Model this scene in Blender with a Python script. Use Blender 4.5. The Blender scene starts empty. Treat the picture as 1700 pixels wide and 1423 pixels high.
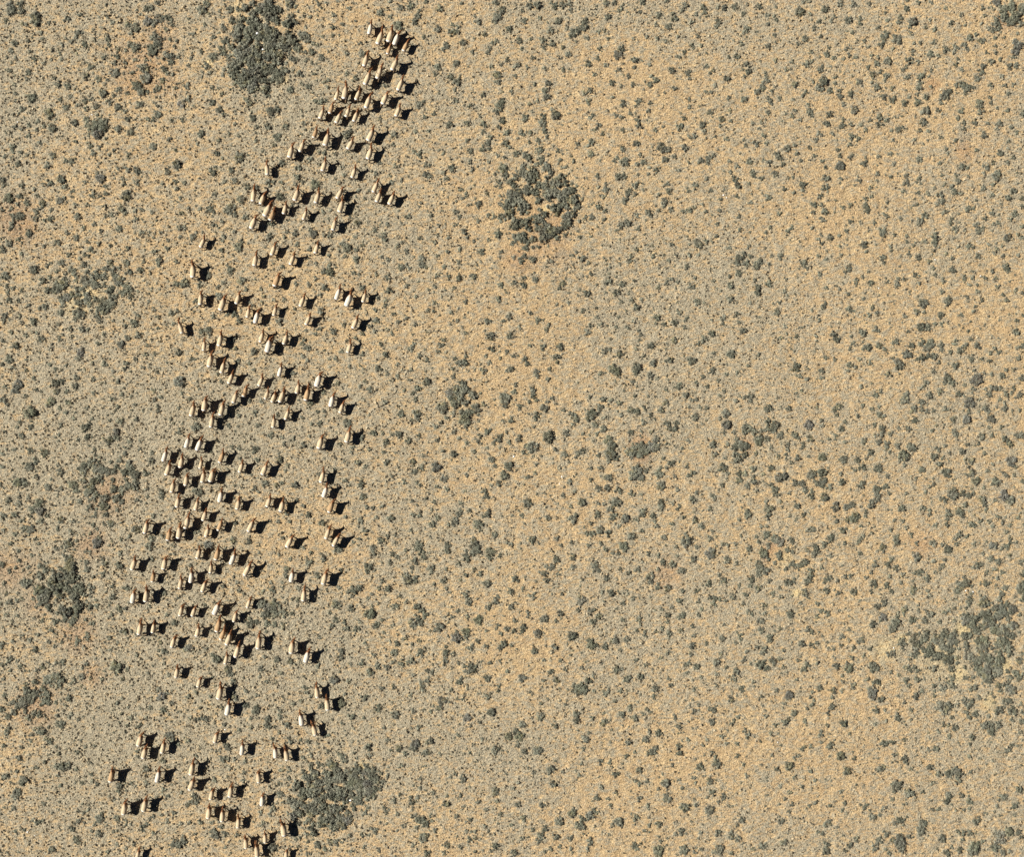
import bpy, math, random
import numpy as np
from mathutils import Vector, Matrix

# ------------------------------------------------------------------ camera, light, exposure
S = bpy.context.scene
PX = 0.08                      # metres on the ground per photograph pixel
HPX = 2400.0                   # flying height in the same pixels
CX, CY = 850.0, 711.5
cam = bpy.data.cameras.new("camera"); camo = bpy.data.objects.new("camera", cam)
S.collection.objects.link(camo); S.camera = camo
camo.location = (0, 0, HPX * PX); camo.rotation_euler = (0, 0, 0)
cam.sensor_width = 36.0; cam.lens = 36.0 * HPX / 1700.0
cam.clip_start = 1.0; cam.clip_end = 20000.0

SUN_EL, SHADOW_DEG = math.radians(43.0), 14.0
sx, sy = -math.cos(math.radians(SHADOW_DEG)), math.sin(math.radians(SHADOW_DEG))   # horizontal direction towards the sun
W = bpy.data.worlds.new("World"); S.world = W; W.use_nodes = True
nt = W.node_tree; bg = nt.nodes["Background"]
sky = nt.nodes.new("ShaderNodeTexSky"); sky.sky_type = 'NISHITA'; sky.sun_disc = False
sky.air_density = 0.22; sky.dust_density = 0.0; sky.altitude = 1500.0
sky.sun_elevation = SUN_EL; sky.sun_rotation = math.atan2(sx, sy) % (2 * math.pi)
nt.links.new(sky.outputs[0], bg.inputs[0]); bg.inputs[1].default_value = 0.05
sl = bpy.data.lights.new("sun", 'SUN'); sl.energy = 5.0; sl.angle = math.radians(0.5); sl.color = (1.0, 0.97, 0.91)
so = bpy.data.objects.new("sun", sl); S.collection.objects.link(so)
d = Vector((sx * math.cos(SUN_EL), sy * math.cos(SUN_EL), math.sin(SUN_EL)))
so.rotation_euler = d.to_track_quat('Z', 'Y').to_euler(); so.location = d * 100
S.view_settings.view_transform = 'Standard'; S.view_settings.look = 'None'
S.view_settings.exposure = 0.72; S.view_settings.gamma = 1.0
S.render.engine = 'CYCLES'; S.cycles.max_bounces = 3; S.cycles.diffuse_bounces = 1

rng = np.random.default_rng(7); random.seed(7)

def wxy(px, py): return (px - CX) * PX, (CY - py) * PX
def ground_px(px, py, h):       # foot point of something seen at (px, py) whose top is h metres up
    k = (HPX * PX - h) / (HPX * PX)
    return CX + (px - CX) * k, CY + (py - CY) * k

# ------------------------------------------------------------------ vectorised value noise
def vnoise(x, y, seed):
    x = np.asarray(x, float); y = np.asarray(y, float)
    xi = np.floor(x).astype(np.int64); yi = np.floor(y).astype(np.int64)
    u = x - xi; v = y - yi; u = u * u * (3 - 2 * u); v = v * v * (3 - 2 * v)
    def h(a, b):
        n = (a * 374761393 + b * 668265263 + seed * 1442695041) & 0xffffffff
        n = ((n ^ (n >> 13)) * 1274126177) & 0xffffffff
        return ((n ^ (n >> 16)) & 0xffff) / 65535.0
    return (h(xi, yi) * (1 - u) + h(xi + 1, yi) * u) * (1 - v) + (h(xi, yi + 1) * (1 - u) + h(xi + 1, yi + 1) * u) * v
def fbm(x, y, seed, o=3):
    t = 0; a = 1; s = 0
    for k in range(o):
        t = t + a * vnoise(x * 2 ** k, y * 2 ** k, seed + k); s += a; a *= .5
    return t / s
def gz(x, y):                   # ground height
    return 0.5 * (fbm(x * .06, y * .06, 3, 2) - .5) + 0.10 * (vnoise(x * .9, y * .9, 11) - .5) + 0.075 * (vnoise(x * 2.3, y * 2.3, 17) - .5)

# ------------------------------------------------------------------ node helpers
def mat(name):
    m = bpy.data.materials.new(name); m.use_nodes = True
    n = m.node_tree; b = n.nodes["Principled BSDF"]
    b.inputs["Roughness"].default_value = .9
    b.inputs["Specular IOR Level"].default_value = .15
    return m, n, b
def nd(n, t, **k):
    o = n.nodes.new(t)
    for a, v in k.items(): setattr(o, a, v)
    return o
def noise(n, vec, scale, detail=3, rough=.55):
    o = nd(n, "ShaderNodeTexNoise"); o.inputs["Scale"].default_value = scale
    o.inputs["Detail"].default_value = detail; o.inputs["Roughness"].default_value = rough
    n.links.new(vec, o.inputs["Vector"]); return o.outputs["Fac"]
def ramp(n, fac, a, b):
    o = nd(n, "ShaderNodeMapRange", interpolation_type='SMOOTHSTEP'); o.inputs[1].default_value = a; o.inputs[2].default_value = b
    n.links.new(fac, o.inputs[0]); return o.outputs[0]
def mix(n, fac, a, b, blend='MIX'):
    o = nd(n, "ShaderNodeMix", data_type='RGBA', blend_type=blend)
    for s, v in ((0, fac), (6, a), (7, b)):
        if hasattr(v, "links"): n.links.new(v, o.inputs[s])
        else: o.inputs[s].default_value = v if s == 0 else (*v, 1)
    return o.outputs[2]
def mth(n, op, a, b):
    o = nd(n, "ShaderNodeMath", operation=op)
    for s, v in ((0, a), (1, b)):
        if hasattr(v, "links"): n.links.new(v, o.inputs[s])
        else: o.inputs[s].default_value = v
    return o.outputs[0]

# ground material
def ground_material():
    m, n, b = mat("sandy_soil")
    g = nd(n, "ShaderNodeNewGeometry").outputs["Position"]
    mp = nd(n, "ShaderNodeMapping"); mp.inputs["Rotation"].default_value = (0, 0, math.radians(-38)); mp.inputs["Scale"].default_value = (.55, 1.25, 1)
    n.links.new(g, mp.inputs[0]); st = mp.outputs[0]
    sand = mix(n, ramp(n, noise(n, g, .5, 4), .35, .65), (.50, .350, .180), (.56, .415, .225))
    sand = mix(n, ramp(n, noise(n, st, 4.0, 3), .3, .7), sand, (.385, .270, .150))
    litter = mix(n, ramp(n, noise(n, g, 7.0, 3), .35, .65), (.42, .35, .235), (.25, .225, .16))
    at = nd(n, "ShaderNodeAttribute", attribute_name="zone"); sep = nd(n, "ShaderNodeSeparateColor"); n.links.new(at.outputs["Color"], sep.inputs[0])
    lf = mth(n, 'ADD', mth(n, 'ADD', mth(n, 'MULTIPLY', noise(n, st, 2.6, 4, .7), .62), mth(n, 'MULTIPLY', noise(n, g, .8, 3, .6), .38)), mth(n, 'MULTIPLY', mth(n, 'SUBTRACT', sep.outputs[1], .5), .17))
    col = mix(n, ramp(n, lf, .41, .57), sand, litter)
    col = mix(n, mth(n, 'MULTIPLY', sep.outputs[0], .75), col, (.36, .19, .09))
    col = mix(n, mth(n, 'MULTIPLY', sep.outputs[2], .8), col, (.62, .48, .24))
    grain = ramp(n, noise(n, st, 4.6, 3, .8), .3, .7)
    col = mix(n, .5, col, mix(n, grain, (.24, .24, .25), (.77, .76, .75)), 'OVERLAY')
    n.links.new(col, b.inputs["Base Color"])
    bp = nd(n, "ShaderNodeBump"); bp.inputs["Distance"].default_value = .48; bp.inputs["Strength"].default_value = 1.0
    hh = mth(n, 'ADD', mth(n, 'MULTIPLY', noise(n, st, 2.6, 3, .65), .8), mth(n, 'MULTIPLY', noise(n, g, 6.0, 2, .6), .45))
    n.links.new(hh, bp.inputs["Height"]); n.links.new(bp.outputs[0], b.inputs["Normal"])
    return m

RED = [(240, 110, 60, .5), (265, 60, 30, .4), (1062, 748, 26, 1), (905, 385, 55, .45), (1285, 915, 22, .8), (1600, 250, 20, .5), (1550, 140, 16, .6), (860, 430, 30, .5),
       (30, 370, 40, .6), (60, 1175, 45, .6), (185, 820, 40, .6), (150, 900, 30, .6), (20, 950, 40, .5), (1238, 740, 20, .7), (1105, 950, 26, .5), (1530, 905, 24, .4), (1668, 35, 16, .5), (1495, 1405, 12, .8), (130, 1050, 40, .5), (60, 1000, 30, .4), (150, 1120, 25, .5)]
PALE = [(601, 1275, 11, 1), (1498, 1062, 10, 1), (1600, 1045, 16, .8), (1612, 1045, 9, 1), (1590, 1120, 16, .8), (1665, 1103, 12, .8), (470, 133, 9, .8), (345, 105, 9, .7), (1322, 985, 8, 1), (1300, 925, 20, .5), (130, 500, 34, .45),
        (905, 348, 9, .8), (150, 485, 20, .5), (350, 1180, 20, .1), (1640, 1165, 14, .6), (395, 12, 14, .5), (1470, 1080, 26, .5), (1560, 1090, 40, .35)]
SMOOTH = [(1270, 1290, 26), (1240, 1350, 20), (1600, 230, 20), (1450, 1200, 12), (560, 1150, 14)]

def build_ground():
    def axis(a, step):
        c = np.arange(-a, a + step, step); e = [a + step]
        while e[-1] < 6000: e.append(e[-1] * 1.35)
        e = np.array(e); return np.concatenate([-e[::-1], c, e])
    X, Y = axis(78, .22), axis(68, .22); nx, ny = len(X), len(Y)
    xx, yy = np.meshgrid(X, Y); x = xx.ravel(); y = yy.ravel()
    z = gz(x, y)
    co = np.stack([x, y, z], 1).astype(np.float32)
    i = np.arange(nx - 1)[None, :] + nx * np.arange(ny - 1)[:, None]
    f = np.stack([i, i + 1, i + 1 + nx, i + nx], -1).reshape(-1, 4).astype(np.int32)
    me = bpy.data.meshes.new("ground"); me.vertices.add(len(co)); me.vertices.foreach_set("co", co.ravel())
    me.loops.add(f.size); me.loops.foreach_set("vertex_index", f.ravel()); me.polygons.add(len(f))
    me.polygons.foreach_set("loop_start", np.arange(0, f.size, 4, dtype=np.int32)); me.update(calc_edges=True)
    me.polygons.foreach_set("use_smooth", np.ones(len(f), bool))
    px = x / PX + CX; py = CY - y / PX
    r = np.zeros(len(x)); p = np.zeros(len(x))
    wob = 1 + .9 * (fbm(x * .35, y * .35, 91, 3) - .5)
    for a, b2, rad, s in RED: r = np.maximum(r, s * np.clip(1.25 - np.hypot(px - a, py - b2) / (rad * wob), 0, 1))
    for a, b2, rad, s in PALE: p = np.maximum(p, s * np.clip(1.25 - np.hypot(px - a, py - b2) / (rad * wob), 0, 1))
    gmask = np.clip(.5 + 1.3 * (fbm(x * .07 + 3, y * .07, 51, 4) - .5) + .16 * np.clip((700 - px) / 700, -.3, 1), 0, 1)  # extra litter leftward paints in the darker tone of shaded sides seen there
    for a, b2, rad in SMOOTH: gmask = np.maximum(gmask, .95 * np.clip(1.3 - np.hypot(px - a, py - b2) / (rad * wob), 0, 1))
    ca = me.color_attributes.new("zone", 'FLOAT_COLOR', 'POINT')
    ca.data.foreach_set("color", np.stack([r, gmask, p, np.ones(len(x))], 1).astype(np.float32).ravel())
    me.materials.append(ground_material())
    o = bpy.data.objects.new("ground", me); S.collection.objects.link(o); o["kind"] = "structure"
    return o
build_ground()

# ------------------------------------------------------------------ mesh from arrays
def mesh_np(name, V, T, C, m, smooth=False):
    me = bpy.data.meshes.new(name); me.vertices.add(len(V)); me.vertices.foreach_set("co", V.astype(np.float32).ravel())
    T = T.astype(np.int32); me.loops.add(T.size); me.loops.foreach_set("vertex_index", T.ravel()); me.polygons.add(len(T))
    me.polygons.foreach_set("loop_start", np.arange(0, T.size, 3, dtype=np.int32)); me.update(calc_edges=True)
    if C is not None:
        ca = me.color_attributes.new("tint", 'FLOAT_COLOR', 'POINT')
        ca.data.foreach_set("color", np.concatenate([C, np.ones((len(C), 1))], 1).astype(np.float32).ravel())
    if smooth: me.polygons.foreach_set("use_smooth", np.ones(len(T), bool))
    me.materials.append(m); return me

t_ = (1 + 5 ** .5) / 2
ICO_V = np.array([(-1, t_, 0), (1, t_, 0), (-1, -t_, 0), (1, -t_, 0), (0, -1, t_), (0, 1, t_), (0, -1, -t_), (0, 1, -t_), (t_, 0, -1), (t_, 0, 1), (-t_, 0, -1), (-t_, 0, 1)]) / math.sqrt(1 + t_ * t_)
ICO_T = np.array([(0, 11, 5), (0, 5, 1), (0, 1, 7), (0, 7, 10), (0, 10, 11), (1, 5, 9), (5, 11, 4), (11, 10, 2), (10, 7, 6), (7, 1, 8), (3, 9, 4), (3, 4, 2), (3, 2, 6), (3, 6, 8), (3, 8, 9), (4, 9, 5), (2, 4, 11), (6, 2, 10), (8, 6, 7), (9, 8, 1)])

def unit_shrub(R, ntuft, tsize, nl):
    """arrays of one shrub of radius 1, height about 1: lobes of short leafy sprays over a twiggy core"""
    L = []
    for k in range(nl):
        a = R.uniform(0, 2 * math.pi) if nl < 4 else k * 2.4 + R.uniform(-.5, .5); d = 0 if (k == 0 and nl > 1) else (.2 + .6 * math.sqrt(k / nl)) * R.uniform(.8, 1.1) * (nl > 1)
        rr = R.uniform(.46, .60) * (1 - .028 * nl) * R.uniform(.8, 1.15) if nl > 1 else .9
        L.append((math.cos(a) * d, math.sin(a) * d, R.uniform(.15, .42), rr, R.uniform(.75, 1.1)))
    V, T, C = [], [], []; nv = 0
    for cx, cy, cz, rr, hs in L:                 # core
        v = ICO_V * rr * .60 * R.uniform(.75, 1.12, (12, 1)); v[:, 2] *= hs; v = v + (cx, cy, cz)
        v[:, 2] = np.maximum(v[:, 2], -.05)
        V.append(v); T.append(ICO_T + nv); C.append(np.tile((.60, .55, .5), (12, 1)) * R.uniform(.8, 1.1)); nv += 12
    per = max(1, ntuft // nl)
    for cx, cy, cz, rr, hs in L:
        lt = R.uniform(.85, 1.15)
        for q in range(per):
            a = R.uniform(0, 2 * math.pi); u = R.uniform(-.15, 1.0); s = math.sqrt(max(0, 1 - u * u))
            dr = np.array((math.cos(a) * s, math.sin(a) * s, u))
            p = np.array((cx, cy, cz)) + dr * rr * np.array((1, 1, hs)) * R.uniform(.55, 1.12)
            if p[2] < 0: p[2] = R.uniform(0, .1)
            t = tsize * R.uniform(.6, 1.5)
            up = dr * .9 + np.array((0, 0, .5)) + R.normal(0, .25, 3); up /= np.linalg.norm(up)
            s1 = np.cross(up, R.normal(0, 1, 3)); s1 /= np.linalg.norm(s1); s2 = np.cross(up, s1)
            tip = p + up * t * .8
            ring = [p + (s1 * math.cos(w) + s2 * math.sin(w)) * t * R.uniform(.5, 1.05) + up * t * R.uniform(-.35, .25) for w in (0, 2.1, 4.2)]
            V.append(np.array([tip] + ring)); T.append(np.array([(0, 1, 2), (0, 2, 3), (0, 3, 1)]) + nv); nv += 4
            c = np.array((1, 1, 1)) * lt * R.uniform(.6, 1.5)
            if R.random() < .07: c = np.array((1.75, 1.6, 1.5))       # bare pale twig ends
            C.append(np.tile(c, (4, 1)))
    return np.concatenate(V), np.concatenate(T), np.concatenate(C)

def plant_material(name, a, b_, c_):
    m, n, b = mat(name)
    g = nd(n, "ShaderNodeNewGeometry").outputs["Position"]
    at = nd(n, "ShaderNodeAttribute", attribute_name="tint").outputs["Color"]
    f = ramp(n, noise(n, g, .45, 2), .36, .64)
    col = mix(n, f, a, b_)
    col = mix(n, ramp(n, noise(n, g, 1.1, 1), .60, .72), col, c_)
    col = mix(n, 1.0, col, nd(n, "ShaderNodeObjectInfo").outputs["Color"], 'MULTIPLY')
    n.links.new(mix(n, 1.0, col, at, 'MULTIPLY'), b.inputs["Base Color"])
    return m
M_leaf = plant_material("grey_green_leaves", (.125, .128, .092), (.155, .153, .115), (.18, .165, .10))
M_cover = plant_material("dry_ground_cover", (.37, .325, .225), (.45, .365, .235), (.27, .25, .18))
M_twig, n_, b_ = mat("twig_bark"); b_.inputs["Base Color"].default_value = (.14, .11, .085, 1)

R0 = np.random.default_rng(21)
BIG = [unit_shrub(R0, 270, .125, R0.integers(7, 12)) for k in range(10)]
MED = [unit_shrub(R0, 120, .17, R0.integers(5, 8)) for k in range(16)]
SML = [unit_shrub(R0, 48, .25, R0.integers(3, 6)) for k in range(16)]
TNY = [unit_shrub(R0, 12, .42, 1) for k in range(10)]

def stems_mesh(R):
    V, T = [], []; nv = 0
    for q in range(9):
        a = R.uniform(0, 6.283); r1 = R.uniform(.35, .8)
        p0 = np.array((.05 * math.cos(a), .05 * math.sin(a), -.1)); p1 = np.array((r1 * .5 * math.cos(a), r1 * .5 * math.sin(a), .35)); p2 = np.array((r1 * math.cos(a + .2), r1 * math.sin(a + .2), R.uniform(.5, .85)))
        pts = []
        for p, w in ((p0, .06), (p1, .04), (p2, .012)):
            for k in range(4):
                b = k * math.pi / 2; pts.append(p + w * np.array((math.cos(b), math.sin(b), 0)))
        V.append(np.array(pts))
        for lv in (0, 4):
            for k in range(4):
                k2 = (k + 1) % 4; T += [(nv + lv + k, nv + lv + k2, nv + lv + 4 + k2), (nv + lv + k, nv + lv + 4 + k2, nv + lv + 4 + k)]
        nv += 12
    return np.concatenate(V), np.array(T)

def merge(name, items, m):
    """items: (variant arrays, x, y, z, radius, height, angle, tint)"""
    V, T, C = [], [], []; nv = 0
    for (v, t, c), x, y, z, r, h, a, tint in items:
        ca, sa = math.cos(a), math.sin(a)
        q = np.empty_like(v); q[:, 0] = (v[:, 0] * ca - v[:, 1] * sa) * r + x; q[:, 1] = (v[:, 0] * sa + v[:, 1] * ca) * r + y; q[:, 2] = v[:, 2] * h + z
        V.append(q.astype(np.float32)); T.append(t + nv); C.append((c * tint).astype(np.float32)); nv += len(v)
    return mesh_np(name, np.concatenate(V), np.concatenate(T), np.concatenate(C), m)

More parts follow.
